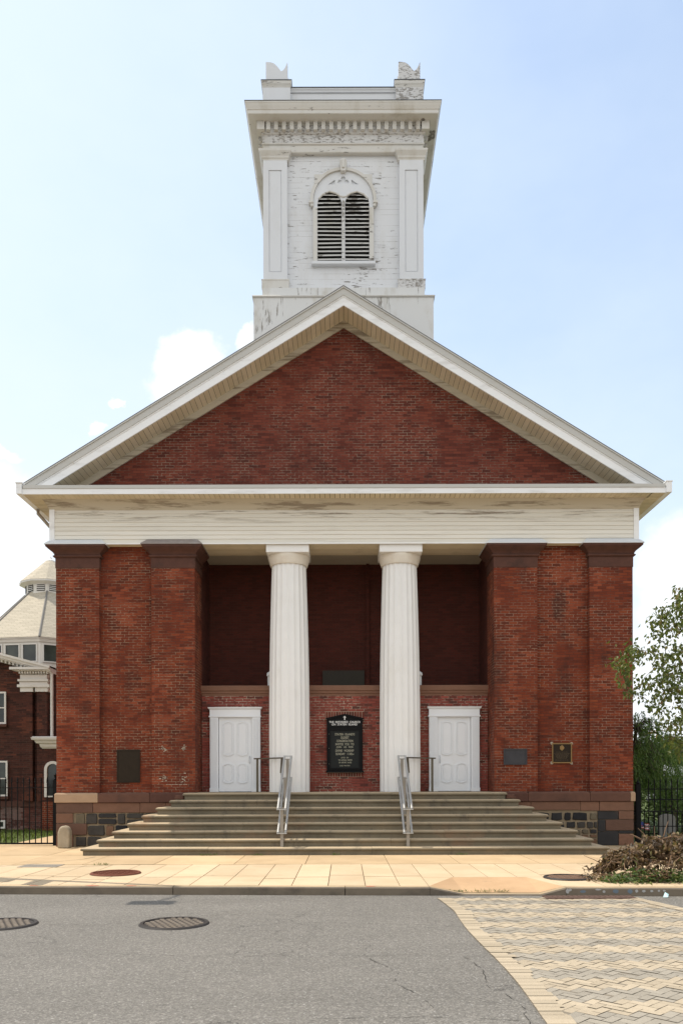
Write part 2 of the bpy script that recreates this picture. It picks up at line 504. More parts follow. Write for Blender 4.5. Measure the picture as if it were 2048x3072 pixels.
def stones(nt):
    p = nt.pos()
    r = nt.island()
    c = nt.ramp(r, [(0.0, (0.016, 0.016, 0.018)), (0.34, (0.028, 0.027, 0.028)), (0.5, (0.05, 0.045, 0.04)), (0.62, (0.12, 0.098, 0.065)),
                    (0.75, (0.15, 0.085, 0.052)), (0.9, (0.17, 0.125, 0.08)), (1.0, (0.10, 0.055, 0.04))], 'CONSTANT')
    n = nt.noise(p, 7.0, 5.0, 0.65)
    f = nt.m('ADD', 0.5, n)
    return nt.mix(1.0, c, nt.comb(f, f, f), 'MULTIPLY'), nt.noise(p, 9.0, 5.0, 0.6), 0.02
M['stones'] = material('rubble foundation stone', stones, 0.85)
M['mortar'] = plain('foundation mortar', (0.28, 0.22, 0.15), 0.95, 0.3, 8.0, bump=0.01)
def quoin(nt):
    p = nt.pos()
    c = nt.ramp(nt.island(), [(0.0, (0.145, 0.076, 0.050)), (0.5, (0.19, 0.098, 0.063)), (1.0, (0.105, 0.058, 0.042))])
    f = nt.m('ADD', 0.7, nt.m('MULTIPLY', nt.noise(p, 6.0, 5.0, 0.65), 0.6))
    return nt.mix(1.0, c, nt.comb(f, f, f), 'MULTIPLY'), nt.noise(p, 20.0, 4.0), 0.006
M['quoin'] = material('brown quoin stone', quoin, 0.88)

def step_stone(nt):
    p = nt.pos()
    n = nt.noise(nt.scl(p, 0.8, 1, 1), 1.2, 6.0, 0.65)
    c = nt.ramp(n, [(0.3, (0.12, 0.103, 0.072)), (0.5, (0.165, 0.14, 0.098)), (0.7, (0.215, 0.17, 0.112))])
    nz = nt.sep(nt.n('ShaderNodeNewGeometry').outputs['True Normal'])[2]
    c = nt.mix(nt.m('MULTIPLY', nt.sm(nz, 0.3, 0.9), 0.72), c, (0.54, 0.42, 0.27))  # upward faces lightened: sunlight on the treads put into the colour
    rs = nt.sm(nt.noise(nt.vm('ADD', p, (3, 1, 7)), 0.8, 5.0, 0.6), 0.55, 0.72)
    c = nt.mix(nt.m('MULTIPLY', rs, 0.5), c, (0.26, 0.15, 0.09))
    st = nt.sm(nt.noise(nt.scl(p, 1.2, 1.2, 0.6), 2.6, 6.0, 0.7), 0.54, 0.7)
    c = nt.mix(nt.m('MULTIPLY', st, 0.6), c, (0.09, 0.08, 0.065))
    sp = nt.noise(p, 70.0, 2.0)
    f = nt.m('ADD', 0.82, nt.m('MULTIPLY', sp, 0.36))
    return nt.mix(1.0, c, nt.comb(f, f, f), 'MULTIPLY'), nt.m('ADD', nt.noise(p, 14.0, 5.0, 0.6), nt.m('MULTIPLY', sp, 0.4)), 0.008
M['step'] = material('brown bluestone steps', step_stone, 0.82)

def asphalt(nt):
    p = nt.pos()
    v = nt.n('ShaderNodeTexVoronoi', {'Vector': p, 'Scale': 75.0}).outputs['Color']
    r = nt.sep(v)[0]
    n2 = nt.noise(p, 34.0, 4.0, 0.75)
    g = nt.m('ADD', nt.m('MULTIPLY', nt.m('POWER', r, 2.2), 0.115), nt.m('MULTIPLY', n2, 0.19))
    big = nt.noise(nt.scl(p, 0.35, 1.0, 1.0), 0.9, 6.0, 0.65)
    f = nt.m('ADD', 0.72, nt.m('MULTIPLY', big, 0.56))
    g = nt.m('MULTIPLY', nt.m('ADD', g, 0.045), f)
    c = nt.mix(1.0, nt.comb(g, g, g), (1.04, 0.965, 0.85), 'MULTIPLY')
    glint = nt.m('GREATER_THAN', nt.sep(v)[1], 0.988)
    c = nt.mix(nt.m('MULTIPLY', glint, 0.4), c, (0.55, 0.53, 0.50))
    # fine alligator cracking where the road has worn
    w = nt.vm('ADD', p, nt.n('ShaderNodeVectorMath', {0: nt.vm('SUBTRACT', nt.noise(p, 4.0, 4.0, 0.6, 1), (0.5, 0.5, 0.5)), 3: 0.35}, operation='SCALE').outputs[0])
    e = nt.n('ShaderNodeTexVoronoi', {'Vector': w, 'Scale': 1.5}, feature='DISTANCE_TO_EDGE').outputs['Distance']
    ck = nt.m('LESS_THAN', e, 0.007)
    mk = nt.sm(nt.noise(p, 0.55, 3.0), 0.56, 0.66)
    ck = nt.m('MULTIPLY', ck, mk)
    c = nt.mix(nt.m('MULTIPLY', ck, 0.6), c, (0.03, 0.028, 0.026))
    return c, nt.m('SUBTRACT', nt.m('ADD', r, nt.m('MULTIPLY', n2, 2.0)), nt.m('MULTIPLY', ck, 3.0)), 0.006
M['asphalt'] = material('worn grey asphalt', asphalt, 0.85, 0.3)
M['crack'] = plain('tarry crack', (0.045, 0.042, 0.038), 0.95, 0.4, 30.0)

def concrete(name, a, b):
    def fn(nt):
        p = nt.pos()
        n = nt.noise(p, 0.9, 6.0, 0.65)
        c = nt.mix(nt.sm(n, 0.35, 0.65), a, b)
        isl = nt.island()
        f = nt.m('ADD', 0.90, nt.m('MULTIPLY', isl, 0.16))
        sp = nt.noise(p, 55.0, 3.0, 0.7)
        f = nt.m('MULTIPLY', f, nt.m('ADD', 0.86, nt.m('MULTIPLY', sp, 0.28)))
        c = nt.mix(1.0, c, nt.comb(f, f, f), 'MULTIPLY')
        st = nt.sm(nt.noise(p, 2.3, 6.0, 0.7), 0.60, 0.72)
        c = nt.mix(nt.m('MULTIPLY', st, 0.35), c, (0.22, 0.17, 0.11))
        return c, sp, 0.003
    return material(name, fn, 0.85)
M['walk_tan'] = concrete('tan pavement concrete', (0.48, 0.345, 0.20), (0.555, 0.405, 0.24))
M['walk_pale'] = concrete('pale pavement slabs', (0.52, 0.395, 0.25), (0.58, 0.45, 0.295))
M['ramp'] = concrete('reddish ramp concrete', (0.42, 0.27, 0.15), (0.48, 0.315, 0.18))
M['joint'] = plain('dark slab joint', (0.15, 0.12, 0.08), 0.95)
M['kerb_top'] = concrete('scuffed sunlit kerb top', (0.36, 0.27, 0.165), (0.46, 0.345, 0.21))  # worn top, its colour lightened to stand in for sun on it
M['kerb'] = plain('grimy shaded kerb face', (0.165, 0.135, 0.10), 0.85, 0.25, 4.0, bump=0.004, dirt=(0.07, 0.06, 0.05), dirt_amt=0.75, dirt_scale=(0.7, 1, 1))  # gutter grime, and the face's shade darkened into the base colour

def paver(name, col, dark):
    def fn(nt):
        p = nt.pos()
        f = nt.m('ADD', 0.90, nt.m('MULTIPLY', nt.island(), 0.2))
        sp = nt.noise(p, 60.0, 3.0, 0.75)
        f = nt.m('MULTIPLY', f, nt.m('ADD', 0.72, nt.m('MULTIPLY', sp, 0.56)))
        big = nt.sm(nt.noise(p, 1.0, 5.0, 0.65), 0.45, 0.7)
        c = nt.mix(nt.m('MULTIPLY', big, 0.4), col, dark)
        return nt.mix(1.0, c, nt.comb(f, f, f), 'MULTIPLY'), sp, 0.003
    return material(name, fn, 0.85)
M['paver_tan'] = paver('tan pavers', (0.40, 0.33, 0.235), (0.345, 0.285, 0.20))
M['paver_grey'] = paver('grey pavers', (0.295, 0.262, 0.21), (0.255, 0.225, 0.18))
M['paver_base'] = plain('paver joint sand', (0.19, 0.16, 0.12), 0.95)
M['rust'] = plain('rusty iron', (0.14, 0.045, 0.025), 0.8, 0.35, 8.0, bump=0.002)
M['iron'] = plain('worn cast iron', (0.20, 0.165, 0.13), 0.7, 0.35, 9.0, dirt=(0.27, 0.21, 0.15), dirt_amt=0.6)
M['iron_dark'] = plain('dark iron rim', (0.035, 0.03, 0.027), 0.6, 0.3, 9.0)
M['black_iron'] = plain('black painted iron', (0.007, 0.007, 0.008), 0.6, 0.2, 5.0, spec=0.12)
M['alu'] = plain('brushed aluminium', (0.46, 0.46, 0.45), 0.45, 0.06, 6.0, metal=0.4)
M['alu_post'] = plain('dull aluminium post', (0.27, 0.25, 0.22), 0.55, 0.08, 6.0, metal=0.1)
M['bronze_rail'] = plain('dark bronze rail', (0.10, 0.085, 0.06), 0.5, 0.1, 5.0, metal=0.3)
M['board_black'] = plain('black sign case', (0.007, 0.007, 0.008), 0.6, 0.1, 4.0, spec=0.12)
M['board_panel'] = plain('charcoal letter board', (0.016, 0.018, 0.018), 0.55, 0.15, 2.0, spec=0.15)
M['letter_white'] = plain('white letters', (0.78, 0.78, 0.78), 0.5, 0.02)
M['letter_dull'] = plain('dull letters', (0.36, 0.35, 0.27), 0.5, 0.1, 9.0)
M['bronze'] = plain('dark bronze plaque', (0.026, 0.019, 0.013), 0.6, 0.25, 7.0, spec=0.12)
M['slate'] = plain('grey slate plaque', (0.050, 0.050, 0.056), 0.65, 0.3, 5.0, spec=0.15)
M['gilt'] = plain('gilt edging', (0.26, 0.165, 0.07), 0.45, 0.2, 9.0, metal=0.5)
M['plaque_line'] = plain('raised bronze line', (0.075, 0.052, 0.030), 0.5)
M['marker'] = plain('pale weathered stone', (0.40, 0.34, 0.25), 0.85, 0.15, 5.0, bump=0.01, dirt=(0.24, 0.19, 0.13), dirt_amt=0.6)
M['bark'] = plain('brown bark', (0.10, 0.075, 0.055), 0.9, 0.3, 12.0, bump=0.01)
M['twig'] = plain('dry twigs', (0.20, 0.125, 0.075), 0.9, 0.4, 9.0)
def leafmat(name, stops, trans=0.35):
    def fn(nt):
        c = nt.ramp(nt.island(), stops)
        return c, None, 0, {}
    mt = material(name, fn, 0.5, 0.4)
    nt = NT(mt.node_tree)
    b = mt.node_tree.nodes['Principled BSDF']
    out = mt.node_tree.nodes['Material Output']
    col = b.inputs['Base Color'].links[0].from_socket
    tr = nt.n('ShaderNodeBsdfTranslucent', {'Color': nt.mix(1.0, col, (1.1, 1.25, 0.55), 'MULTIPLY')})
    mx = nt.n('ShaderNodeMixShader', {0: trans, 1: b.outputs[0], 2: tr.outputs[0]})
    mt.node_tree.links.new(mx.outputs[0], out.inputs[0])
    return mt
M['pear'] = leafmat('olive pear leaves', [(0, (0.06, 0.085, 0.02)), (0.6, (0.115, 0.145, 0.034)), (0.9, (0.17, 0.18, 0.05)), (1, (0.20, 0.13, 0.06))])
M['willow'] = leafmat('weeping foliage', [(0, (0.045, 0.09, 0.02)), (0.7, (0.12, 0.19, 0.045)), (1, (0.19, 0.26, 0.08))])
M['far_green'] = leafmat('distant foliage', [(0, (0.028, 0.052, 0.018)), (1, (0.075, 0.115, 0.035))])
M['hedge'] = leafmat('hedge foliage', [(0, (0.035, 0.07, 0.015)), (1, (0.13, 0.18, 0.04))])
M['dead'] = leafmat('dead curled leaves', [(0, (0.035, 0.022, 0.012)), (0.45, (0.095, 0.056, 0.026)), (0.75, (0.19, 0.118, 0.058)), (0.86, (0.27, 0.175, 0.09)), (1, (0.11, 0.12, 0.035))], 0.2)
M['fresh'] = leafmat('wilting green leaves', [(0, (0.045, 0.085, 0.025)), (0.7, (0.10, 0.15, 0.04)), (1, (0.19, 0.20, 0.07))])
M['grass'] = leafmat('grass blades', [(0, (0.06, 0.10, 0.02)), (1, (0.17, 0.20, 0.05))])
M['lawn'] = plain('lawn turf', (0.085, 0.11, 0.030), 0.95, 0.4, 5.0)
M['soil'] = plain('bare ground', (0.13, 0.115, 0.08), 0.95, 0.3, 0.4)
def shingle(nt):
    p = nt.pos()
    x, y, z = nt.sep(p)[:3]
    br = nt.n('ShaderNodeTexBrick', {'Vector': nt.comb(nt.m('ADD', x, y), z), 'Color1': (0, 0, 0), 'Color2': (1, 1, 1), 'Mortar': (0, 0, 0), 'Scale': 1.0,
                                     'Mortar Size': 0.006, 'Brick Width': 0.34, 'Row Height': 0.085}, offset=0.5)
    c = nt.ramp(br.outputs['Color'], [(0, (0.42, 0.375, 0.295)), (1, (0.50, 0.445, 0.35))])
    return nt.mix(nt.m('MULTIPLY', br.outputs['Fac'], 0.55), c, (0.13, 0.11, 0.085)),
M['shingle'] = material('buff roof shingles', shingle, 0.9)
M['hip'] = plain('grey hip cap', (0.20, 0.19, 0.175), 0.8)
M['hall_white'] = plain('white hall woodwork', (0.66, 0.64, 0.60), 0.55, 0.08, 2.0, dirt=(0.4, 0.36, 0.28), dirt_amt=0.3)
def glass(nt):
    p = nt.pos()
    return nt.ramp(nt.noise(p, 1.3, 3.0), [(0.35, (0.012, 0.016, 0.018)), (0.7, (0.045, 0.055, 0.045))]),
M['glass'] = material('dark window glass', glass, 0.08, 0.5)
M['grave'] = plain('grey gravestone', (0.17, 0.168, 0.16), 0.85, 0.15, 4.0, dirt=(0.16, 0.15, 0.13), dirt_amt=0.5)
M['flag_red'] = plain('flag red', (0.42, 0.06, 0.06), 0.7)
M['flag_white'] = plain('flag white', (0.7, 0.7, 0.7), 0.7)
M['flag_blue'] = plain('flag blue', (0.04, 0.06, 0.2), 0.7)
M['white_roof'] = plain('pale metal roof', (0.70, 0.72, 0.75), 0.4)
M['house_wall'] = plain('grey house wall', (0.35, 0.36, 0.37), 0.8)
M['yellow'] = plain('yellow signal paint', (0.75, 0.38, 0.03), 0.5)
M['pole_tan'] = plain('tan steel arm', (0.45, 0.36, 0.25), 0.5)
M['pole_wood'] = plain('weathered pole wood', (0.10, 0.07, 0.055), 0.9)
M['wire'] = plain('cable', (0.10, 0.10, 0.10), 0.7)
M['lamp_grey'] = plain('galvanised steel', (0.30, 0.31, 0.32), 0.45, metal=0.5)
M['paint_white'] = plain('spilled white paint', (0.36, 0.36, 0.35), 0.6)
M['paint_blue'] = plain('spilled blue paint', (0.13, 0.17, 0.21), 0.6)
M['paint_red'] = plain('faded red marking', (0.50, 0.16, 0.10), 0.8)
M['litter'] = plain('pale blue wrapper', (0.45, 0.66, 0.68), 0.4)

# ================================================================== THE GROUND
KY = lambda x: -7.95 - 0.04 * x
RZ = -0.13
def build_ground():
    mb = MB(); mb.add([(-700, -700, -0.20), (700, -700, -0.20), (700, 700, -0.20), (-700, 700, -0.20)], [(0, 1, 2, 3)])
    tag(mb.build('ground', M['soil']), kind='structure')
    mb = MB()
    mb.add([(-60, -34, RZ), (60, -34, RZ), (60, KY(60) + 0.06, RZ), (-60, KY(-60) + 0.06, RZ)], [(0, 1, 2, 3)])
    road = tag(mb.build('road', M['asphalt']), kind='structure')
    # cracks: thin tarry lines lying on the road
    mb = MB()
    rnd = random.Random(3)
    def crack(pts, w):
        out = []
        for i in range(len(pts) - 1):
            a, b = Vector(pts[i]), Vector(pts[i + 1])
            n = max(3, int((b - a).length / 0.07))
            for k in range(n):
                t = k / n
                out.append(a.lerp(b, t) + Vector((rnd.uniform(-1, 1), rnd.uniform(-1, 1))) * 0.016)
        out.append(Vector(pts[-1]))
        for i in range(len(out) - 1):
            if rnd.random() < 0.24: continue
            d = (out[i + 1] - out[i]).normalized()
            s = Vector((-d.y, d.x)) * w * rnd.uniform(0.3, 1.0) * 0.36
            a, b = out[i] - d * 0.004, out[i + 1] + d * 0.004
            mb.add([(a.x - s.x, a.y - s.y, RZ + 0.004), (b.x - s.x, b.y - s.y, RZ + 0.004), (b.x + s.x, b.y + s.y, RZ + 0.004), (a.x + s.x, a.y + s.y, RZ + 0.004)], [(0, 1, 2, 3)])
    crack([(-4.0, -10.5), (-3.2, -10.55), (-2.6, -10.4)], 0.012)
    crack([(-3.2, -9.9), (-2.4, -10.0), (-1.4, -9.75), (-0.3, -9.8)], 0.010)
    crack([(-1.2, -10.3), (0.1, -10.45), (1.0, -10.6), (1.45, -10.75)], 0.010)
    crack([(-2.1, -10.9), (-2.05, -11.3)], 0.010)
    crack([(-3.4, -12.3), (-2.4, -12.25), (-1.2, -12.4), (0.2, -12.35), (0.75, -12.4)], 0.009)
    crack([(0.1, -11.3), (0.28, -11.8), (0.22, -12.1)], 0.008)
    crack([(0.2, -12.35), (0.40, -12.9), (0.50, -13.2), (0.42, -13.5), (0.62, -13.9), (0.70, -14.3)], 0.014)
    crack([(1.2, -12.4), (1.32, -13.0), (1.25, -13.6), (1.42, -14.2), (1.35, -14.9)], 0.014)
    crack([(-0.2, -14.6), (0.6, -14.55), (1.3, -14.65)], 0.010)
    mb.build('crack', M['crack'], road)

    # pavement: tan band by the steps, pale slabs towards the kerb
    rnd = random.Random(11)
    mb = MB()
    mb.add([(-60, KY(-60), -0.025), (1.33, KY(1.33), -0.025), (1.33, 0.5, -0.025), (-60, 0.5, -0.025)], [(0, 1, 2, 3)], 2)
    mb.add([(1.33, -6.7, -0.025), (3.44, -6.7, -0.025), (3.44, 0.5, -0.025), (1.33, 0.5, -0.025)], [(0, 1, 2, 3)], 2)
    mb.add([(3.44, KY(3.44), -0.025), (60, KY(60), -0.025), (60, 0.5, -0.025), (3.44, 0.5, -0.025)], [(0, 1, 2, 3)], 2)
    G = 0.022
    def tile(pts, mi):
        cx = sum(p[0] for p in pts) / 4; cy = sum(p[1] for p in pts) / 4
        q = []
        for (x, y) in pts:
            q.append((x - 0.007 * (1 if x > cx else -1), y - G * (1 if y > cy else -1)))
        mb.prismz(q, -0.03, rnd.uniform(-0.0015, 0.0015), mi)
    Y1 = -4.45
    x = -42.0
    while x < 42:
        w = rnd.uniform(1.35, 1.75)
        tile([(x, Y1), (x + w, Y1), (x + w, -2.3), (x, -2.3)], 0)
        tile([(x, -2.3), (x + w, -2.3), (x + w, 0.85), (x, 0.85)], 0)
        x += w
    xs = [-42.0]
    while xs[-1] < 42:
        xs.append(xs[-1] + rnd.uniform(0.50, 0.60))
    # snap the slab joints to the ramp's edges
    for e in (1.33, 3.44):
        i = min(range(len(xs)), key=lambda k: abs(xs[k] - e)); xs[i] = e
    for a, b in zip(xs[:-1], xs[1:]):
        inr = a >= 1.32 and b <= 3.45
        mid = rnd.uniform(-6.9, -6.3)
        if abs((a + b) / 2) > 25: mid = -6.5
        if inr:
            tile([(a, -6.7), (b, -6.7), (b, Y1), (a, Y1)], 1)
        else:
            fr = KY
            tile([(a, mid), (b, mid), (b, Y1), (a, Y1)], 1)
            tile([(a, fr(a) + 0.15), (b, fr(b) + 0.15), (b, mid), (a, mid)], 1)
    walk = tag(mb.build('sidewalk', [M['walk_tan'], M['walk_pale'], M['joint']]), kind='structure')
    # cracked seams in the tan band
    mb = MB()
    for pts in [[(-7.6, -5.6), (-6.4, -4.4), (-5.6, -3.3), (-5.5, -2.8)], [(-5.6, -5.0), (-5.0, -4.75), (-4.4, -4.4), (-3.6, -4.42)]]:
        for i in range(len(pts) - 1):
            a, b = Vector(pts[i]), Vector(pts[i + 1])
            d = (b - a).normalized(); s = Vector((-d.y, d.x)) * 0.010
            mb.add([(a.x - s.x, a.y - s.y, 0.004), (b.x - s.x, b.y - s.y, 0.004), (b.x + s.x, b.y + s.y, 0.004), (a.x + s.x, a.y + s.y, 0.004)], [(0, 1, 2, 3)])
    mb.build('seam', M['joint'], walk)

    # ramp dropped to the crosswalk
    mb = MB()
    kf = lambda x: KY(x) + 0.15
    P = dict(a=(1.33, -6.7, 0), b=(1.84, -6.7, 0), c=(3.12, -6.7, 0), d=(3.44, -6.7, 0),
             e=(1.33, kf(1.33), 0), f=(1.88, kf(1.88), -0.10), g=(3.05, kf(3.05), -0.10), h=(3.44, kf(3.44), 0))
    V = [P[k] for k in 'abcdefgh']
    mb.add(V, [(4, 1, 0)], 1)
    mb.add(V, [(4, 5, 1)], 0); mb.add(V, [(5, 6, 2, 1)], 0); mb.add(V, [(6, 7, 2)], 0)
    mb.add(V, [(7, 3, 2)], 1)
    tag(mb.build('kerb_ramp', [M['ramp'], M['walk_pale']]), kind='structure')

    # kerb stones
    def top(x):
        for (x0, z0), (x1, z1) in zip([(-99, 0), (1.33, 0), (1.88, -0.105), (3.05, -0.105), (3.44, 0)], [(1.33, 0), (1.88, -0.105), (3.05, -0.105), (3.44, 0), (99, 0)]):
            if x0 <= x <= x1: return z0 + (z1 - z0) * (x - x0) / (x1 - x0)
    mb = MB()
    br = [-60, -45, -30, -20, -14, -9.5, -6.0, -2.73, 0.0, 1.33, 1.88, 3.05, 3.44, 6.05, 9, 13, 20, 30, 45, 60]
    for a, b in zip(br[:-1], br[1:]):
        g = 0.0 if (1.3 < a < 3.3 or 1.4 < b < 3.5) else 0.006
        a2, b2 = a + g, b - g
        prof = lambda x: [(KY(x), -0.2), (KY(x), top(x) - 0.02), (KY(x) + 0.02, top(x)), (KY(x) + 0.15, top(x)), (KY(x) + 0.15, -0.2)]
        pa, pb = prof(a2), prof(b2)
        vs = [(a2, y, z) for y, z in pa] + [(b2, y, z) for y, z in pb]
        fs = [(i, i + 5, (i + 1) % 5 + 5, (i + 1) % 5) for i in range(5)] + [(0, 1, 2, 3, 4), (9, 8, 7, 6, 5)]
        mb.add(vs, fs)
        mb.mi[-7:] = [0, 0, 1, 1, 0, 0, 0]
    kb = tag(mb.build('kerb', [M['kerb'], M['kerb_top']]), kind='structure')
    mb = MB()
    for (x, z, rx, rz, mi) in [(3.46, -0.055, 0.035, 0.055, 0), (3.50, -0.035, 0.03, 0.03, 0), (3.93, -0.03, 0.06, 0.018, 0), (4.02, -0.06, 0.03, 0.03, 0), (4.20, -0.055, 0.06, 0.045, 1),
                               (4.42, -0.055, 0.05, 0.05, 1), (4.52, -0.05, 0.03, 0.032, 0), (4.63, -0.05, 0.035, 0.028, 0), (4.75, -0.05, 0.03, 0.026, 0),
                               (4.86, -0.045, 0.025, 0.022, 0), (4.94, -0.045, 0.03, 0.022, 0), (3.70, -0.06, 0.06, 0.03, 1)]:
        rx *= 0.8; rz *= 0.75
        pts = [(x + rx * math.cos(t * math.pi / 6) * rnd.uniform(0.8, 1.1), z + rz * math.sin(t * math.pi / 6) * rnd.uniform(0.8, 1.1)) for t in range(12)]
        mb.add([(px, KY(px) - 0.003, pz) for px, pz in pts], [tuple(range(12))], mi)
    for (x, w) in [(-4.05, 0.12), (-3.42, 0.10), (-5.0, 0.09), (0.4, 0.1)]:
        pts = [(x + w * math.cos(t * math.pi / 5) * rnd.uniform(0.6, 1.1), KY(x) + 0.085 + 0.045 * math.sin(t * math.pi / 5) * rnd.uniform(0.6, 1.1)) for t in range(10)]
        mb.add([(px, py, 0.003) for px, py in pts], [tuple(range(10))], 2)
    mb.build('paint_mark', [M['paint_white'], M['paint_blue'], M['paint_red']], kb)

    # crosswalk of herringbone pavers in tan and grey bands
    Wd = 0.087
    ZT = RZ + 0.006
    q = math.sqrt(0.5)
    mb = MB()
    rnd = random.Random(5)
    def left(y):   # left edge, flared at the kerb
        return 1.50 - 0.10 * max(0, min(1, (y + 9.6) / 1.6)) ** 1.0 * 1.6 + 0.03 * math.sin(y * 1.3)
    def right(y):
        return 5.25 - 0.85 * max(0, min(1, (y + 11.2) / 3.0))
    base = []
    ys = [-16.6 + 0.4 * i for i in range(22)]
    ys = [y for y in ys if y < -8.35] + [-8.3]
    L = [(left(y), y) for y in ys]; Rr = [(right(y), y) for y in ys]
    for i in range(len(ys) - 1):
        mb.add([(L[i][0], L[i][1], RZ + 0.003), (Rr[i][0], Rr[i][1], RZ + 0.003), (Rr[i + 1][0], Rr[i + 1][1], RZ + 0.003), (L[i + 1][0], L[i + 1][1], RZ + 0.003)], [(0, 1, 2, 3)], 2)
    ox, oy = 1.3, -8.4
    g = 0.0032
    for a in range(0, 72):
        for b in range(-3, 20):
            for kind in (0, 1):
                if kind == 0: x0, y0, x1, y1 = 0, 0, 2, 1
                else: x0, y0, x1, y1 = 1, 1, 2, 3
                # lattice: a*(1,-1) stacks rows, b*(2,2) runs along the row
                sx, sy = a + 2 * b, -a + 2 * b
                jz = rnd.uniform(-0.0025, 0.0025)
                pts = []
                for (px, py) in ((x0 + g / Wd, y0 + g / Wd), (x1 - g / Wd, y0 + g / Wd), (x1 - g / Wd, y1 - g / Wd), (x0 + g / Wd, y1 - g / Wd)):
                    X, Y = (px + sx) * Wd, (py + sy) * Wd
                    # rotate so that (1,1) lies along x and (1,-1) along -y
                    pts.append((ox + (X + Y) * q, oy + (Y - X) * q))
                cx = sum(p[0] for p in pts) / 4; cy = sum(p[1] for p in pts) / 4
                if cy > KY(cx) - 0.12 or cy < -16.5: continue
                if cx < left(cy) + 0.13 or cx > right(cy) - 0.10: continue
                mi = 1 if ((a + 1) // 3) % 2 == 1 else 0
                tl = rnd.uniform(-0.002, 0.002)
                mb.add([(px, py, ZT + jz + (tl if k < 2 else -tl)) for k, (px, py) in enumerate(pts)], [(0, 1, 2, 3)], mi)
    y = -16.5
    while y < -8.45:
        h = rnd.uniform(0.10, 0.13)
        for fn, s in ((left, 1), (right, -1)):
            e0, e1 = fn(y), fn(y + h)
            xa, xb = (e0, e0 + s * 0.20)
            xc, xd = (e1, e1 + s * 0.20)
            wv = rnd.uniform(-0.035, 0.035) * s
            xb += wv; xd += wv
            pts = [(xa, y + 0.0035), (xb, y + 0.0035), (xd, y + h - 0.0035), (xc, y + h - 0.0035)]
            if s < 0: pts = [pts[1], pts[0], pts[3], pts[2]]
            jz = rnd.uniform(-0.002, 0.003)
            mb.add([(px, py, ZT + jz + 0.006) for px, py in pts], [(0, 1, 2, 3)], 0)
        y += h
    tag(mb.build('crosswalk', [M['paver_tan'], M['paver_grey'], M['paver_base']]), kind='structure')

    # churchyard lawn either side of the building
    mb = MB()
    mb.add([(-60, 0.86, -0.012), (60, 0.86, -0.012), (60, 130, -0.012), (-60, 130, -0.012)], [(0, 1, 2, 3)])
    tag(mb.build('lawn', M['lawn']), kind='structure')
    mb = MB()
    mb.add([(-8.9, 0.9, 0.004), (-7.5, 0.9, 0.004), (-7.5, 6.9, 0.004), (-8.9, 6.9, 0.004)], [(0, 1, 2, 3)])
    tag(mb.build('path', M['walk_tan']), kind='structure')
    mb = MB()
    rnd = random.Random(21)
    for i in range(5200):
        if i < 3400: x, y = rnd.uniform(-14, -9.0), rnd.uniform(1.0, 7.0)
        else: x, y = rnd.uniform(7.7, 13), rnd.uniform(1.3, 7.5)
        a = rnd.uniform(0, 6.28); h = rnd.uniform(0.05, 0.12)
        dx, dy = math.cos(a) * 0.012, math.sin(a) * 0.012
        lx, ly = rnd.uniform(-0.04, 0.04), rnd.uniform(-0.04, 0.04)
        mb.add([(x - dx, y - dy, -0.012), (x + dx, y + dy, -0.012), (x + lx, y + ly, h)], [(0, 1, 2)])
    tag(mb.build('grass', M['grass']), 'short green grass growing on the churchyard lawn', 'grass', kind='stuff')
build_ground()

# ================================================================== THE CHURCH
church = empty('church', (0, 0, 0), 'red brick church with white portico columns, low gable and peeling white square bell tower', 'church')
ZL = 1.373           # landing level
def part(mb, name, m, parent=church, **k):
    return mb.build(name, m, parent, **k)

# --- walls
mb = MB()
mb.box(-7.2, -4.9, 0.15, 0.6, ZL - 0.3, 7.72)
part(mb, 'wall_panel', M['brick'])
mb = MB()
mb.box(4.9, 7.2, 0.15, 0.6, ZL - 0.3, 7.72)
part(mb, 'wall_panel', M['brick_stained'])
mb = MB()
for s in (-1, 1):
    mb = MB()
    xa, xb = sorted((s * 7.0, s * 7.27))
    mb.box(xa, xb, 0.30, 25, 0, 8.6)
    part(mb, 'side_wall', M['brick'])
mb = MB()
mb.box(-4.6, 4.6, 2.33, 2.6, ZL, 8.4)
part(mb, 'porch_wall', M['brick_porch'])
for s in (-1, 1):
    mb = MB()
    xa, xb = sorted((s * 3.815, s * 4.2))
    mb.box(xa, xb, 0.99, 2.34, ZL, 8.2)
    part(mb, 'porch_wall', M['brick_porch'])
mb = MB()
mb.box(-3.80, 3.80, 0.94, 1.14, ZL - 0.05, 3.93)
part(mb, 'vestibule_wall', M['brick_new'])
mb = MB()
mb.rings(-3.80, 3.80, 0.93, 1.16, [(3.93, 0.0), (3.98, 0.0), (4.0, 0.03), (4.05, 0.03), (4.07, 0.06), (4.17, 0.07), (4.20, 0.05)])
o = part(mb, 'coping', M['brownstone_coping'])
mb = MB(); mb.box(-3.79, 3.79, 1.15, 2.33, 4.0, 4.16)
part(mb, 'vestibule_roof', M['lead'])
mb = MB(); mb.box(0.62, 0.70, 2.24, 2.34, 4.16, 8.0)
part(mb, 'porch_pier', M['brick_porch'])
mb = MB(); mb.box(-0.62, 0.56, 2.27, 2.34, 4.18, 4.78)
part(mb, 'stone_tablet', plain('dull grey tablet', (0.062, 0.056, 0.047), 0.9, spec=0.1))
# tympanum
mb = MB()
zt = lambda x: 13.98 - 0.615 * abs(x)
mb.prism([(-7.2, 8.9), (7.2, 8.9), (7.2, zt(7.2) - 0.5), (0, 13.50), (-7.2, zt(7.2) - 0.5)], 0.31, 0.6)
part(mb, 'gable_wall', M['brick_gable'])

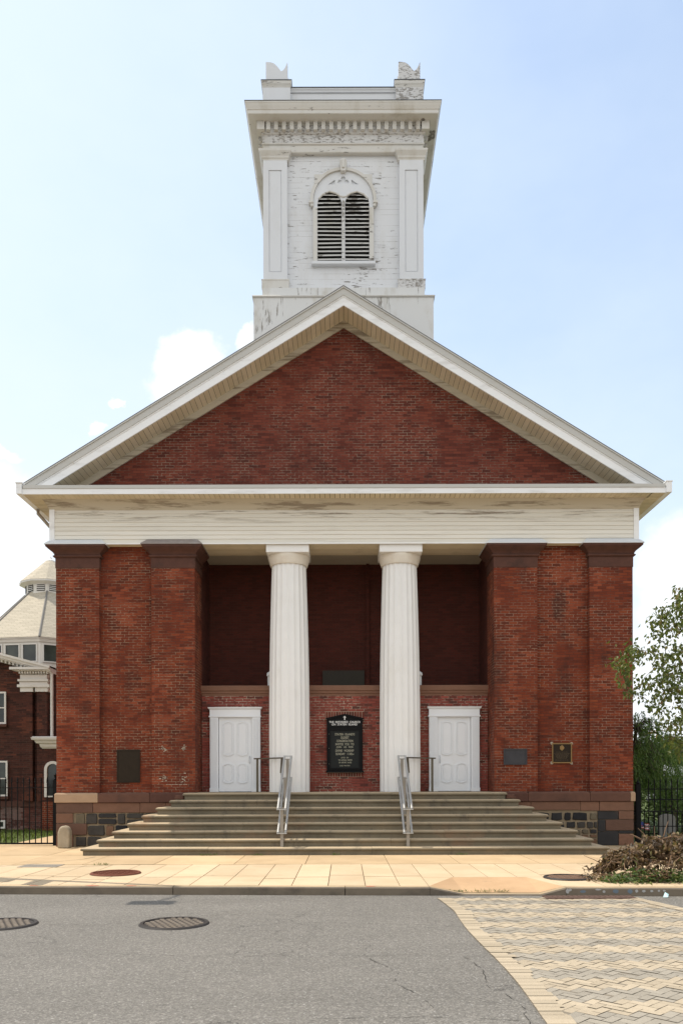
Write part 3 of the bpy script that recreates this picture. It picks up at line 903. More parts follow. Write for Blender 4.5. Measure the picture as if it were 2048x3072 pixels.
# --- pilasters with capitals
def pilaster(x0, x1, y1, mat_, flash):
    mb = MB(); mb.box(x0, x1, 0.0, y1, ZL, 7.12)
    p = part(mb, 'pilaster', mat_)
    mb = MB()
    prof = [(7.10, 0.012), (7.36, 0.012), (7.37, 0.045), (7.385, 0.060), (7.41, 0.060), (7.425, 0.030), (7.45, 0.035), (7.49, 0.060), (7.53, 0.105), (7.565, 0.155),
            (7.585, 0.175), (7.60, 0.180), (7.605, 0.20), (7.655, 0.205)]
    mb.rings(x0, x1, 0.0, y1, prof, back=False)
    part(mb, 'capital', M['brownstone'], p, smooth=25)
    mb = MB()
    mb.rings(x0, x1, 0.0, y1, [(7.655, 0.225), (7.675, 0.225), (7.80, 0.095)], back=False)
    part(mb, 'flashing', flash, p)
    return p
pilaster(-7.34, -6.24, 0.32, M['brick'], M['flash'])
pilaster(6.24, 7.34, 0.32, M['brick_stained'], M['flash'])
pilaster(-4.91, -3.81, 1.0, M['brick'], M['flash_worn'])
pilaster(3.81, 4.91, 1.0, M['brick_stained'], M['flash'])
# chalky mortar left round a removed plaque on the left inner pilaster
rnd = random.Random(2)
CHALK = plain('chalky mortar', (0.40, 0.35, 0.28), 0.9)
for cx, cz, wx, wz in [(-4.60, 2.50, 0.05, 0.07), (-4.10, 2.50, 0.05, 0.07), (-4.60, 1.74, 0.06, 0.11), (-4.09, 1.74, 0.07, 0.10)]:
    mb = MB()
    for k in range(15):
        a, b = cx + rnd.gauss(0, wx * 0.6), cz + rnd.gauss(0, wz * 0.6)
        w, h = rnd.uniform(0.006, 0.03), rnd.uniform(0.005, 0.016)
        mb.add([(a - w, -0.003, b - h), (a + w, -0.003, b - h * 0.6), (a + w * 0.7, -0.003, b + h), (a - w * 0.8, -0.003, b + h * 0.7)], [(0, 1, 2, 3)])
    part(mb, 'mortar_trace', CHALK)
mb = MB()
x = -4.55
while x < -4.05:
    w = rnd.uniform(0.02, 0.09)
    mb.add([(x, -0.003, 1.575), (x + w, -0.003, 1.573), (x + w, -0.003, 1.587), (x, -0.003, 1.585)], [(0, 1, 2, 3)])
    x += w + rnd.uniform(0.0, 0.03)
part(mb, 'mortar_trace', CHALK)

# --- foundation
def stone_wall(x0, x1, z0, z1, y, rows, rnd, wmin, wmax, jit):
    mb = MB()
    z = z0
    hs = [rnd.uniform(0.85, 1.15) for _ in range(rows)]
    k = (z1 - z0) / sum(hs)
    for h in hs:
        h *= k
        x = x0
        while x < x1 - 0.02:
            w = min(rnd.uniform(wmin, wmax), x1 - x)
            if x1 - (x + w) < wmin * 0.6: w = x1 - x
            parts = [(z, z + h)]
            if h > 0.2 and rnd.random() < 0.4:
                c = z + h * rnd.uniform(0.4, 0.6); parts = [(z, c), (c, z + h)]
            for (a, b) in parts:
                g = 0.017
                pts = []
                cx, cz, hw, hh = x + w / 2, (a + b) / 2, w / 2 - g, (b - a) / 2 - g
                for (u, v) in ((-0.88, -1), (0, -1), (0.88, -1), (1, -0.8), (1, 0.8), (0.88, 1), (0, 1), (-0.88, 1), (-1, 0.8), (-1, -0.8)):
                    pts.append((cx + hw * u * rnd.uniform(1 - jit, 1.02), cz + hh * v * rnd.uniform(1 - jit, 1.02)))
                n = len(pts)
                pj = y - rnd.uniform(0.0, 0.03)
                fr = [(cx + (px - cx) * 0.92, cz + (pz - cz) * 0.88) for px, pz in pts]
                vs = [(px, y + 0.03, pz) for px, pz in pts] + [(px, pj, pz) for px, pz in pts] + [(px, pj - 0.018, pz) for px, pz in fr]
                fs = [tuple(range(2 * n, 3 * n))]
                for q_ in (0, 1):
                    fs += [(q_ * n + i, q_ * n + (i + 1) % n, (q_ + 1) * n + (i + 1) % n, (q_ + 1) * n + i) for i in range(n)]
                mb.add(vs, fs)
            x += w
        z += h
    return mb
rnd = random.Random(17)
mb = stone_wall(-6.86, -4.0, 0.0, 0.86, -0.03, 3, rnd, 0.22, 0.5, 0.10)
part(mb, 'foundation_stones', M['stones'])
mb = stone_wall(4.0, 6.42, 0.0, 0.86, -0.03, 4, rnd, 0.16, 0.46, 0.26)
part(mb, 'foundation_stones', M['stones'])
for s in (-1, 1):
    mb = MB(); xa, xb = sorted((s * 7.32, s * 3.9)); mb.box(xa, xb, -0.012, 0.35, -0.1, 1.0)
    xa, xb = sorted((s * 6.9, s * 7.31)); mb.box(xa, xb, 0.3, 25, -0.1, 1.2)
    part(mb, 'foundation_core', M['mortar'])
mb = MB()
def blk(x0, x1, z0, z1, y=-0.055, mi=0):
    j = rnd.uniform(0, 0.012)
    mb.rings(x0 + 0.006, x1 - 0.006, y - j, 0.3, [(z0 + 0.006, -0.008), (z0 + 0.014, 0.0), (z1 - 0.014, 0.0), (z1 - 0.006, -0.008)], mi, back=False)
# quoins at the two outer corners and the course under the belt
for (x0, x1, z0, z1) in [(-7.335, -6.9, 0.0, 0.30), (-7.335, -6.55, 0.30, 0.60), (-7.335, -6.9, 0.60, 0.86),
                         (-7.335, -6.4, 0.86, 1.125), (-6.4, -5.2, 0.86, 1.125), (-5.2, -4.55, 0.86, 1.125), (-4.55, -3.95, 0.86, 1.125),
                         (6.95, 7.335, 0.0, 0.30), (6.62, 7.335, 0.38, 0.66), (6.95, 7.335, 0.66, 0.88),
                         (4.0, 4.30, 0.88, 1.125), (4.30, 4.72, 0.88, 1.125), (4.72, 5.98, 0.90, 1.125), (5.98, 6.46, 0.88, 1.125), (6.46, 7.335, 0.88, 1.125)]:
    if x0 == 6.95 and z0 == 0.0:
        part(mb, 'quoin', M['quoin']); mb = MB()
    blk(x0, x1, z0, z1)
part(mb, 'quoin', M['quoin'])
mb = MB()
for (x0, x1, z0, z1) in [(6.42, 6.95, 0.0, 0.36), (6.42, 6.62, 0.36, 0.66), (6.42, 6.95, 0.66, 0.88), (6.95, 7.335, 0.30, 0.38), (6.62, 6.95, 0.30, 0.38)]:
    blk(x0, x1, z0, z1, -0.045)
part(mb, 'foundation_stones', plain('black trap rock', (0.030, 0.029, 0.030), 0.8, 0.3, 5.0, bump=0.01, dirt=(0.10, 0.06, 0.045), dirt_amt=0.6))
def belt(x0, x1, m, yf=-0.10):
    mb = MB()
    mb.rings(x0 + 0.004, x1 - 0.004, yf, 0.3, [(1.125, -0.006), (1.14, 0.0), (1.33, 0.0), (1.365, -0.02), (1.372, -0.06)], back=False)
    part(mb, 'belt_course', m, bevel=0.006)
belt(-7.37, -6.26, M['brownstone_light']); belt(-6.26, -4.95, M['brownstone_red']); belt(-4.95, -3.95, M['brownstone'])
belt(3.95, 4.65, M['brownstone']); belt(4.65, 6.22, M['brownstone_red']); belt(6.22, 7.24, M['brownstone_red']); belt(7.24, 7.37, M['brownstone_light'])

# --- frieze with vinyl siding
mb = MB()
mb.box(-7.43, 7.43, -0.085, 1.0, 7.70, 8.6)
for s in (-1, 1):
    xa, xb = sorted((s * 7.0, s * 7.43)); mb.box(xa, xb, 1.0, 25, 7.70, 8.6)
part(mb, 'frieze_core', M['crown'])
mb = MB()
n = 8
for i in range(n):
    z0 = 7.70 + i * 0.86 / n; z1 = z0 + 0.86 / n
    mb.prismx([(-0.086, z0), (-0.108, z0), (-0.106, z0 + 0.004), (-0.092, z1 - 0.012), (-0.092, z1), (-0.086, z1)][::-1], -7.34, 7.34)
    for s in (-1, 1):
        a, b = 7.432, 7.452
        mb.add([(s * a, -0.08, z0), (s * b, -0.08, z0), (s * (a + 0.004), -0.08, z1), (s * a, 25, z0), (s * b, 25, z0), (s * (a + 0.004), 25, z1)],
               [(0, 1, 2), (5, 4, 3), (1, 4, 5, 2), (0, 3, 4, 1)])
fz = part(mb, 'siding', M['siding'])
for s in (-1, 1):
    mb = MB(); xa, xb = sorted((s * 7.335, s * 7.465)); mb.box(xa, xb, -0.118, 0.05, 7.68, 8.56)
    part(mb, 'corner_board', M['clad'])
mb = MB()
mb.box(-7.34, 7.34, -0.125, -0.088, 7.672, 7.702)
part(mb, 'drip_edge', M['clad'])
# soffit under the entablature, ribbed lengthwise
for (xa, xb, yend) in [(-3.95, 3.95, 0.98), (-6.2, -4.95, 0.16), (4.95, 6.2, 0.16)]:
    y = -0.085
    mb = MB()
    while y < yend:
        mb.box(xa, xb, y, min(y + 0.118, yend + 0.01), 7.683, 7.697)
        y += 0.125
    part(mb, 'soffit', M['soffit'])
mb = MB(); mb.box(-3.81, 3.81, 1.0, 2.34, 7.79, 7.86)
part(mb, 'porch_ceiling', plain('grey porch ceiling', (0.42, 0.38, 0.31), 0.7, 0.1, 2.0))

# --- crown board, cornice, gutter
mb = MB()
mb.rings(-7.455, 7.455, -0.105, 25, [(8.545, 0.0), (8.565, 0.012), (8.60, 0.03), (8.66, 0.05), (8.72, 0.10), (8.782, 0.15)])
part(mb, 'crown_moulding', M['crown'], smooth=35)
mb = MB()
x = -7.6
while x < 7.6:
    mb.box(x, x + 0.113, -0.60, -0.24, 8.780, 8.794); x += 0.125
for s in (-1, 1):
    y = -0.6
    while y < 25:
        xa, xb = sorted((s * 7.604, s * 8.05)); mb.box(xa, xb, y, y + 0.113, 8.780, 8.794); y += 0.125
part(mb, 'cornice_soffit', M['soffit'])
mb = MB(); mb.box(-8.04, 8.04, -0.60, 25, 8.80, 8.86)
part(mb, 'cornice_core', M['soffit_gap'])
mb = MB()
mb.box(-8.07, 8.07, -0.622, -0.602, 8.772, 8.905)
part(mb, 'fascia', M['clad'])
mb = MB()
mb.prismx([(-0.64, 8.907), (0.30, 8.907), (0.30, 9.05), (-0.60, 9.0), (-0.64, 8.99)], -7.93, 7.93)
part(mb, 'cornice_ledge', M['clad_grey'])
for s in (-1, 1):
    mb = MB()
    xa, xb = sorted((s * 7.95, s * 8.085))
    mb.box(xa, xb, -0.66, 25, 8.775, 9.03)
    xa, xb = sorted((s * 7.935, s * 8.10))
    mb.box(xa, xb, -0.675, 25, 9.032, 9.06)
    part(mb, 'gutter', M['clad'])
mb = MB()
mb.tube([(-7.98, 0.5, 8.76), (-7.98, 0.5, 8.66), (-7.66, 0.5, 8.30), (-7.50, 0.52, 8.22), (-7.38, 0.6, 8.0), (-7.35, 0.7, 1.0)], 0.045, 8)
part(mb, 'downspout', plain('brown downspout', (0.30, 0.25, 0.19), 0.5))

# --- raking cornice
RA, RS = 13.98, 0.615
def chevron(o1, o2, zc=9.03):
    """band between vertical offsets o1 (upper) and o2 (lower) below the rake line, cut off at zc"""
    a1, a2 = RA - o1, RA - o2
    x1, x2 = (a1 - zc) / RS, (a2 - zc) / RS
    return [(-x1, zc), (-x2, zc), (0, a2), (x2, zc), (x1, zc), (0, a1)]
mb = MB()
mb.prism(chevron(0.0, 0.03), -0.49, -0.30); mb.prism(chevron(0.028, 0.20), -0.465, -0.30)
part(mb, 'rake_crown', M['clad_grey'])
mb = MB(); mb.prism(chevron(0.195, 0.235), -0.445, -0.30); mb.prism(chevron(0.234, 0.44), -0.43, -0.39)
part(mb, 'rake_fascia', M['clad'])
mb = MB()
for s in (-1, 1):
    x = 0.006
    while x < 7.25:
        w = 0.108
        z0, z1 = RA - 0.425 - RS * x, RA - 0.425 - RS * (x + w)
        mb.add([(s * x, -0.41, z0), (s * (x + w), -0.41, z1), (s * (x + w), 0.29, z1), (s * x, 0.29, z0),
                (s * x, -0.41, z0 + 0.012), (s * (x + w), -0.41, z1 + 0.012), (s * (x + w), 0.29, z1 + 0.012), (s * x, 0.29, z0 + 0.012)],
               [(0, 1, 2, 3), (4, 7, 6, 5), (0, 4, 5, 1), (1, 5, 6, 2), (2, 6, 7, 3), (3, 7, 4, 0)])
        x += 0.117
part(mb, 'rake_soffit', M['soffit'])
mb = MB(); mb.prism(chevron(0.395, 0.42, 9.0), -0.38, 0.30)
part(mb, 'rake_core', M['soffit_gap'])
mb = MB(); mb.prism(chevron(0.41, 0.61, 9.04), 0.265, 0.308)
part(mb, 'rake_board', M['crown'])
# --- roof
mb = MB()
for s in (-1, 1):
    pts = [(0, RA - 0.005), (s * 8.05, RA - 0.005 - RS * 8.05), (s * 8.05, RA + 0.04 - RS * 8.05), (0, RA + 0.04)]
    if s < 0: pts = pts[::-1]
    mb.prism(pts, -0.47, 25)
part(mb, 'roof', M['roofing'])

# --- columns
def column(cx):
    cy = 0.5
    mb = MB()
    NF, SG = 20, 10
    zs = [ZL + 0.004] + [ZL + 0.004 + (7.255 - ZL) * t / 12 for t in range(1, 13)]
    vs, fs = [], []
    tot = NF * SG
    for i, z in enumerate(zs):
        t = (z - ZL) / (7.255 - ZL)
        r = 0.530 - 0.050 * t - 0.028 * t * t + 0.026 * math.sin(math.pi * t)
        d = 0.030
        for k in range(tot):
            a = 2 * math.pi * (k + 0.5) / tot
            f = ((k % SG) + 0.5) / SG
            vs.append((cx + (r - d * math.sin(math.pi * f) ** 0.8) * math.cos(a), cy + (r - d * math.sin(math.pi * f) ** 0.8) * math.sin(a), z))
    for i in range(len(zs) - 1):
        for k in range(tot):
            q_ = (k + 1) % tot
            fs.append((i * tot + k, i * tot + q_, (i + 1) * tot + q_, (i + 1) * tot + k))
    mb.add(vs, fs)
    c = part(mb, 'column', M['column'], smooth=40)
    mb = MB()
    mb.lathe([(0.474, 7.235), (0.486, 7.25), (0.486, 7.268), (0.492, 7.272), (0.506, 7.32), (0.524, 7.375), (0.538, 7.42), (0.546, 7.455), (0.543, 7.4815)], cx, cy, 48)
    part(mb, 'echinus', M['column_cap'], c, smooth=40)
    mb = MB()
    mb.box(cx - 0.545, cx + 0.545, cy - 0.56, cy + 0.5, 7.482, 7.683)
    part(mb, 'abacus', M['column'], c, bevel=0.012)
    return c
column(-1.44); column(1.44)

# --- doors
def door(cx, hs):
    yd = 0.885
    x0, x1 = cx - 0.435, cx + 0.435
    z0, z1 = ZL + 0.012, 3.345
    def rect_arch(px0, px1, pz0, pz1, rise):
        n = 8
        top = [(px1 + (px0 - px1) * i / n, pz1 - rise + rise * (1 - (2 * i / n - 1) ** 2)) for i in range(n + 1)]
        return [(px0, pz0), (px1, pz0)] + top
    def rect_belly(px0, px1, pz0, pz1, rise, bot):
        n = 8
        top = [(px1 + (px0 - px1) * i / n, pz1 - rise + rise * (1 - (2 * i / n - 1) ** 2)) for i in range(n + 1)]
        b = [(px0 + (px1 - px0) * i / n, pz0 + bot - bot * (1 - (2 * i / n - 1) ** 2)) for i in range(n + 1)]
        return b + top
    mb = MB(); mb.box(x0, x1, yd, yd + 0.05, z0, z1)
    d = part(mb, 'door', M['door'])
    for k, s in enumerate((-1, 1)):
        a, b = sorted((cx + s * 0.05, cx + s * 0.335))
        for (pz0, pz1, r1, r2) in ((2.33, 3.24, 0.05, 0.05), (1.60, 2.13, 0.05, 0.05)):
            mb = MB()
            outer = rect_belly(a, b, pz0, pz1, r1, r2)
            inner = rect_belly(a + 0.022, b - 0.022, pz0 + 0.022, pz1 - 0.022, r1, r2)
            fld = rect_belly(a + 0.05, b - 0.05, pz0 + 0.05, pz1 - 0.05, r1, r2)
            mb.add(*flat_shape([outer, inner], 0.026, yd - 0.025, 'moulding'))
            mb.add(*flat_shape([fld], 0.014, yd - 0.013, 'field'))
            part(mb, 'door_panel', M['door'], d, bevel=0.004)
    mb = MB()
    hx = cx + hs * 0.375
    mb.box(hx - 0.016, hx + 0.016, yd - 0.012, yd, 2.12, 2.34)
    mb.tube([(hx, yd - 0.012, 2.32), (hx, yd - 0.055, 2.29), (hx, yd - 0.055, 2.18), (hx, yd - 0.012, 2.15)], 0.010, 8)
    part(mb, 'handle', M['flash'], d)
    mb = MB()
    yf = 0.80
    for s in (-1, 1):
        xa, xb = sorted((cx + s * 0.445, cx + s * 0.665))
        mb.box(xa, xb, yf + 0.015, 0.939, ZL + 0.005, z1 + 0.012)
        for k in range(5):
            q_ = xa + 0.030 + k * 0.036
            mb.box(q_, q_ + 0.018, yf, yf + 0.015, ZL + 0.12, z1 - 0.03)
        mb.box(xa - 0.008, xb + 0.008, yf - 0.012, 0.938, ZL + 0.004, ZL + 0.10)
    mb.box(cx - 0.444, cx + 0.444, yf + 0.05, 0.937, z1, z1 + 0.012)
    mb.box(cx - 0.69, cx + 0.69, yf - 0.005, 0.9385, z1 + 0.013, z1 + 0.05)
    mb.box(cx - 0.67, cx + 0.67, yf + 0.012, 0.9375, z1 + 0.051, z1 + 0.21)
    mb.rings(cx - 0.675, cx + 0.675, yf + 0.01, 0.9365, [(z1 + 0.211, 0.0), (z1 + 0.225, 0.015), (z1 + 0.25, 0.035), (z1 + 0.275, 0.04)], back=False)
    part(mb, 'door_frame', M['door'], d)
    mb = MB(); mb.box(cx - 0.444, cx + 0.444, yd - 0.03, 0.936, ZL - 0.001, ZL + 0.010)
    part(mb, 'threshold', M['lead'], d)
door(-2.90, 1); door(2.90, -1)
# soldier courses round the notice board
BED = plain('pale bedding mortar', (0.36, 0.29, 0.215), 0.9)
mb = MB(); mb.box(-0.512, 0.505, 0.9365, 0.945, 3.285, 3.512)
part(mb, 'soldier_bed', BED)
mb = MB(); mb.box(-0.47, 0.465, 0.9362, 0.945, 1.765, 1.882)
part(mb, 'soldier_bed', BED)
mb = MB()
x = -0.50
while x < 0.49:
    mb.box(x, x + 0.055, 0.929, 0.944, 3.30, 3.50); x += 0.0688
part(mb, 'soldier_course', M['soldier'])
mb = MB()
x = -0.46
while x < 0.45:
    mb.box(x, x + 0.055, 0.929, 0.944, 1.775, 1.87); x += 0.0688
part(mb, 'soldier_course', M['soldier'])
for s in (-1, 1):
    mb = MB()
    mb.lathe([(0.015, -0.06), (0.06, -0.02), (0.075, 0.07), (0.07, 0.08)], 0, 0, 14)
    rot = Matrix.Translation((s * 2.02, 0.98, 4.50)) @ Matrix.Rotation(R(-s * 60), 4, 'Y') @ Matrix.Rotation(R(-25), 4, 'X')
    mb.v = [tuple(rot @ Vector(v)) for v in mb.v]
    mb.box(s * 2.02 - 0.03, s * 2.02 + 0.03, 0.97, 1.0, 4.17, 4.46)
    part(mb, 'floodlight', M['flash'], smooth=40)

# ------------------------------------------------------------------ bell tower
TX, TY0, TY1 = 2.15, 1.15, 5.45
mb = MB()
mb.box(-2.40, 2.40, 1.0, 5.6, 11.8, 14.58)
part(mb, 'tower_base', M['tower_vert'])
mb = MB(); mb.rings(-2.40, 2.40, 1.0, 5.6, [(14.575, 0.0), (14.585, 0.03), (14.61, 0.04), (14.63, 0.025), (14.65, -0.15)])
part(mb, 'base_cap', M['tower_trim'])
mb = MB(); mb.box(-2.175, 2.175, 1.10, 5.5, 14.6, 14.90)
part(mb, 'tower_plinth', M['tower_vert'])
mb = MB(); mb.box(-2.02, 2.02, 1.27, 5.33, 14.85, 19.2)
tw = part(mb, 'tower_wall', M['tower'])
def tpil(sx, front):
    """corner pilasters on the front (front=True) and rear of the tower"""
    w, d = 0.645, 0.20
    x0, x1 = sorted((sx * TX, sx * (TX - w)))
    y0, y1 = (TY0, TY0 + w) if front else (TY1 - w, TY1)
    mb = MB(); mb.box(x0, x1, y0, y1, 15.14, 18.36)
    p = part(mb, 'tower_pilaster', M['tower_smooth'])
    if front:
        # raised border leaving a sunk panel
        mb = MB()
        o = [(x0, 15.15), (x1, 15.15), (x1, 18.34), (x0, 18.34)]
        i = [(x0 + 0.15, 15.34), (x0 + 0.15, 18.08), (x1 - 0.15, 18.08), (x1 - 0.15, 15.34)]
        mb.add(*flat_shape([o, i], 0.025, y0 - 0.026, 'border'))
        part(mb, 'panel_border', M['tower_smooth'], p, bevel=0.006)
        mb = MB(); mb.box(x0 + 0.17, x1 - 0.17, y0 - 0.012, y0, 15.36, 18.06)
        part(mb, 'panel_field', M['tower_smooth'], p, bevel=0.006)
    mb = MB()
    mb.rings(x0, x1, y0, y1, [(14.90, 0.045), (15.09, 0.045), (15.115, 0.055), (15.135, 0.055), (15.15, 0.028)])
    part(mb, 'pilaster_base', M['tower_bad'] if sx > 0 else M['tower_trim'], p)
    mb = MB()
    mb.rings(x0, x1, y0, y1, [(18.34, 0.028), (18.37, 0.03), (18.40, 0.05), (18.44, 0.055), (18.50, 0.085), (18.55, 0.11), (18.60, 0.115)])
    part(mb, 'pilaster_cap', M['tower_trim'], p)
for fr in (True, False):
    for sx in (-1, 1):
        tpil(sx, fr)
mb = MB()
mb.rings(-TX, TX, TY0, TY1, [(18.56, -0.02), (18.58, 0.0), (18.76, 0.0), (18.77, 0.03), (18.80, 0.035)])
part(mb, 'architrave', M['tower_trim'])
mb = MB(); mb.rings(-TX, TX, TY0, TY1, [(18.79, 0.012), (19.03, 0.012), (19.04, 0.04), (19.06, 0.05), (19.07, 0.055), (19.30, 0.055)])
part(mb, 'frieze', M['tower_bad'])
# dentils on the three visible sides, part of one moulding
mb = MB()
xs = [-2.0 + 4.0 * i / 19 for i in range(20)]
for x in xs: mb.box(x - 0.052, x + 0.052, TY0 - 0.15, TY0 - 0.05, 19.075, 19.30)
mb.box(-2.1, 2.1, TY0 - 0.07, TY0 - 0.052, 19.25, 19.299)
for x in (-2.2, 2.2): mb.box(x - 0.10, x + 0.10, TY0 - 0.16, TY0 + 0.10, 19.075, 19.30)
part(mb, 'dentil_course', M['tower_trim'])
for s in (-1, 1):
    mb = MB()
    xa, xb = sorted((s * (TX + 0.052), s * (TX + 0.07))); mb.box(xa, xb, TY0 + 0.2, TY1, 19.25, 19.299)
    y = TY0 + 0.24
    while y < TY1:
        xa, xb = sorted((s * (TX + 0.05), s * (TX + 0.15))); mb.box(xa, xb, y, y + 0.104, 19.075, 19.30); y += 0.21
    part(mb, 'dentil_course', M['tower_trim'])
mb = MB()
mb.rings(-TX, TX, TY0, TY1, [(19.298, 0.20), (19.315, 0.36), (19.33, 0.37), (19.41, 0.37), (19.42, 0.385), (19.45, 0.395), (19.50, 0.415), (19.55, 0.43), (19.565, 0.44), (19.60, 0.44)])
part(mb, 'tower_cornice', M['tower_trim'])
mb = MB(); mb.rings(-TX, TX, TY0, TY1, [(19.601, 0.45), (19.615, 0.45), (19.70, 0.1)])
part(mb, 'cornice_cap', M['lead'])
mb = MB()
for (a, b, c, d) in [(-1.45, 1.45, 1.17, 1.36), (-1.45, 1.45, 5.24, 5.43), (-2.13, -1.94, 1.7, 4.9), (1.94, 2.13, 1.7, 4.9)]:
    mb = MB(); mb.box(a - 0.0, b + 0.0, c + 0.03, d - 0.02, 19.65, 20.20)
    pp = part(mb, 'parapet', M['tower_smooth'])
    mb = MB(); mb.rings(a, b, c, d, [(20.201, 0.0), (20.24, 0.01), (20.27, 0.03), (20.30, 0.03)])
    part(mb, 'parapet_rail', M['tower_smooth'], pp)
    mb = MB(); mb.rings(a, b, c, d, [(20.301, 0.045), (20.318, 0.045), (20.33, 0.0)])
    part(mb, 'parapet_cap', M['lead'], pp)
for sy in (0, 1):
    for s in (-1, 1):
        x0, x1 = sorted((s * 2.15, s * 1.41))
        y0, y1 = (1.07, 1.81) if sy == 0 else (4.79, 5.53)
        mb = MB(); mb.box(x0, x1, y0, y1, 19.66, 20.25)
        po = part(mb, 'corner_post', M['tower_bad'] if s > 0 else M['tower_smooth'])
        mb = MB(); mb.rings(x0, x1, y0, y1, [(20.251, 0.0), (20.30, 0.012), (20.34, 0.03), (20.40, 0.035), (20.415, 0.035)])
        part(mb, 'post_cap', M['tower_trim'], po)
        mb = MB(); mb.rings(x0, x1, y0, y1, [(20.416, 0.045), (20.435, 0.045), (20.45, 0.0)])
        part(mb, 'post_lead', M['lead'], po)
        # horned block: each side board is cut to a curve dipping between its horns
        mb = MB()
        a, b = x0 + 0.08, x1 - 0.08
        w = b - a
        def horn(a, b, zb, zt, flip=False):
            w = b - a
            pr = [(a, zb), (b, zb), (b, zt)]
            for t in (0.2, 0.4, 0.6, 0.8, 1.0): pr.append((b - w * 0.30 * t, zt - (zt - zb) * 0.44 * (1 - (1 - t) ** 2)))
            vx, vz = b - w * 0.30, zt - (zt - zb) * 0.44
            for t in (0.25, 0.5, 0.75, 1.0): pr.append((vx + (a + w * 0.22 - vx) * t, vz + (zt - vz) * math.sin(t * math.pi / 2)))
            pr.append((a, zt + 0.01))
            return pr
        pr = horn(a, b, 20.44, 20.98)
        for (ya, yb) in ((y0 + 0.06, y0 + 0.22), (y1 - 0.22, y1 - 0.06)):
            mb = MB(); mb.prism(pr, ya, yb)
            part(mb, 'horned_board', M['tower_bad'] if s > 0 else M['tower_smooth'], po)
        mb = MB()
        mb.box(a + 0.03, b - 0.03, y0 + 0.221, y1 - 0.221, 20.44, 20.66)
        part(mb, 'block_core', M['tower_smooth'], po)

# belfry window
SP = 17.31   # springing
SIL = 15.66
yw = 1.27
def arch_outline(hw, z0, zs, ry=None, n=24):
    return [(hw, z0)] + arc(0, zs, hw, 0, 180, n, ry) + [(-hw, z0)]
mb = MB()
lanc = []
for s in (-1, 1):
    cx = s * 0.372
    r = 0.325
    lanc.append([(cx + r, SIL + 0.02)] + arc(cx, 17.22, r, 0, 180, 16) + [(cx - r, SIL + 0.02)])
tref = []
for k in range(48):
    t = 2 * math.pi * k / 48
    lob = max(math.cos(t - R(90)), math.cos(t), math.cos(t - R(180)))
    rr = 0.075 + 0.075 * max(0, (lob - 0.72) / 0.28) ** 0.6
    z = 17.80 + rr * math.sin(t) * 1.05
    tref.append((rr * math.cos(t) * 1.0, max(z, 17.765)))
tri = []
for s in (-1, 1):
    tri.append([(s * 0.225, 17.87), (s * 0.225, 17.74), (s * 0.41, 17.74), (s * 0.32, 17.80)])
mb.add(*flat_shape([arch_outline(0.80, SIL, SP)] + lanc + [tref] + tri, 0.06, yw - 0.075, 'face'))
bw = part(mb, 'belfry_window', M['tower_smooth'])
mb = MB(); mb.box(-0.78, 0.78, yw - 0.012, yw - 0.002, SIL, SP + 0.75)
part(mb, 'window_back', M['tower_trim'], bw)
mb = MB(); mb.box(-0.45, 0.45, yw - 0.034, yw - 0.014, 17.70, 18.0)
part(mb, 'tracery_back', M['tower_smooth'], bw)
mb = MB()
for s in (-1, 1):
    cx = s * 0.372; r = 0.322
    pl = [(cx + r, SIL + 0.022)] + arc(cx, 17.22, r, 0, 180, 16) + [(cx - r, SIL + 0.022)]
    mb.prism(pl, yw - 0.020, yw - 0.013)
part(mb, 'dark_opening', M['dark'], bw)
rnd = random.Random(4)
for s in (-1, 1):
    cx = s * 0.372; r = 0.324
    mb = MB()
    for i in range(17):
        z = SIL + 0.035 + i * 0.1085
        zt_ = z + 0.05
        hw = r if zt_ < 17.22 else math.sqrt(max(0.0, r * r - (zt_ - 17.22) ** 2))
        if hw < 0.05: continue
        j = rnd.uniform(-0.006, 0.006)
        mb.add([(cx - hw, yw - 0.085, z + j), (cx + hw, yw - 0.085, z - j), (cx + hw, yw - 0.03, z + 0.068 - j), (cx - hw, yw - 0.03, z + 0.068 + j),
                (cx - hw, yw - 0.085, z + 0.012 + j), (cx + hw, yw - 0.085, z + 0.012 - j), (cx + hw, yw - 0.03, z + 0.08 - j), (cx - hw, yw - 0.03, z + 0.08 + j)],
               [(0, 1, 2, 3), (4, 7, 6, 5), (0, 4, 5, 1), (1, 5, 6, 2), (2, 6, 7, 3), (3, 7, 4, 0)])
    part(mb, 'louvre', M['louvre'], bw)
mb = MB(); mb.box(-0.035, 0.035, yw - 0.11, yw - 0.076, SIL, 17.28)
part(mb, 'mullion', M['tower_bad'], bw)
mb = MB()
hood = [(0.89, SP - 0.03)] + arc(0, SP, 0.89, 0, 180, 32, 0.86) + [(-0.89, SP - 0.03), (-0.805, SP - 0.03)] + arc(0, SP, 0.805, 180, 0, 32, 0.79) + [(0.805, SP - 0.03)]
mb.add(*flat_shape([hood], 0.11, yw - 0.125, 'hood'))
for s in (-1, 1):
    xa, xb = sorted((s * 0.80, s * 0.93)); mb.box(xa, xb, yw - 0.14, yw, SP - 0.10, SP - 0.032)
    xa, xb = sorted((s * 0.80, s * 0.88)); mb.box(xa, xb, yw - 0.12, yw, SP - 0.18, SP - 0.102)
    xa, xb = sorted((s * 0.70, s * 0.82)); mb.box(xa, xb, yw - 0.10, yw - 0.0755, SIL, SP - 0.2)
part(mb, 'hood_mould', M['tower_trim'], bw, bevel=0.012)
mb = MB()
wv = [(-0.66, 17.36), (-0.55, 17.47), (-0.372, 17.545), (-0.20, 17.50), (-0.08, 17.42), (0, 17.40), (0.08, 17.42), (0.20, 17.50), (0.372, 17.545), (0.55, 17.47), (0.66, 17.36)]
mb.tube([(x, yw - 0.08, z) for x, z in wv], 0.024, 8)
part(mb, 'tracery_moulding', M['tower_trim'], bw, smooth=40)
mb = MB()
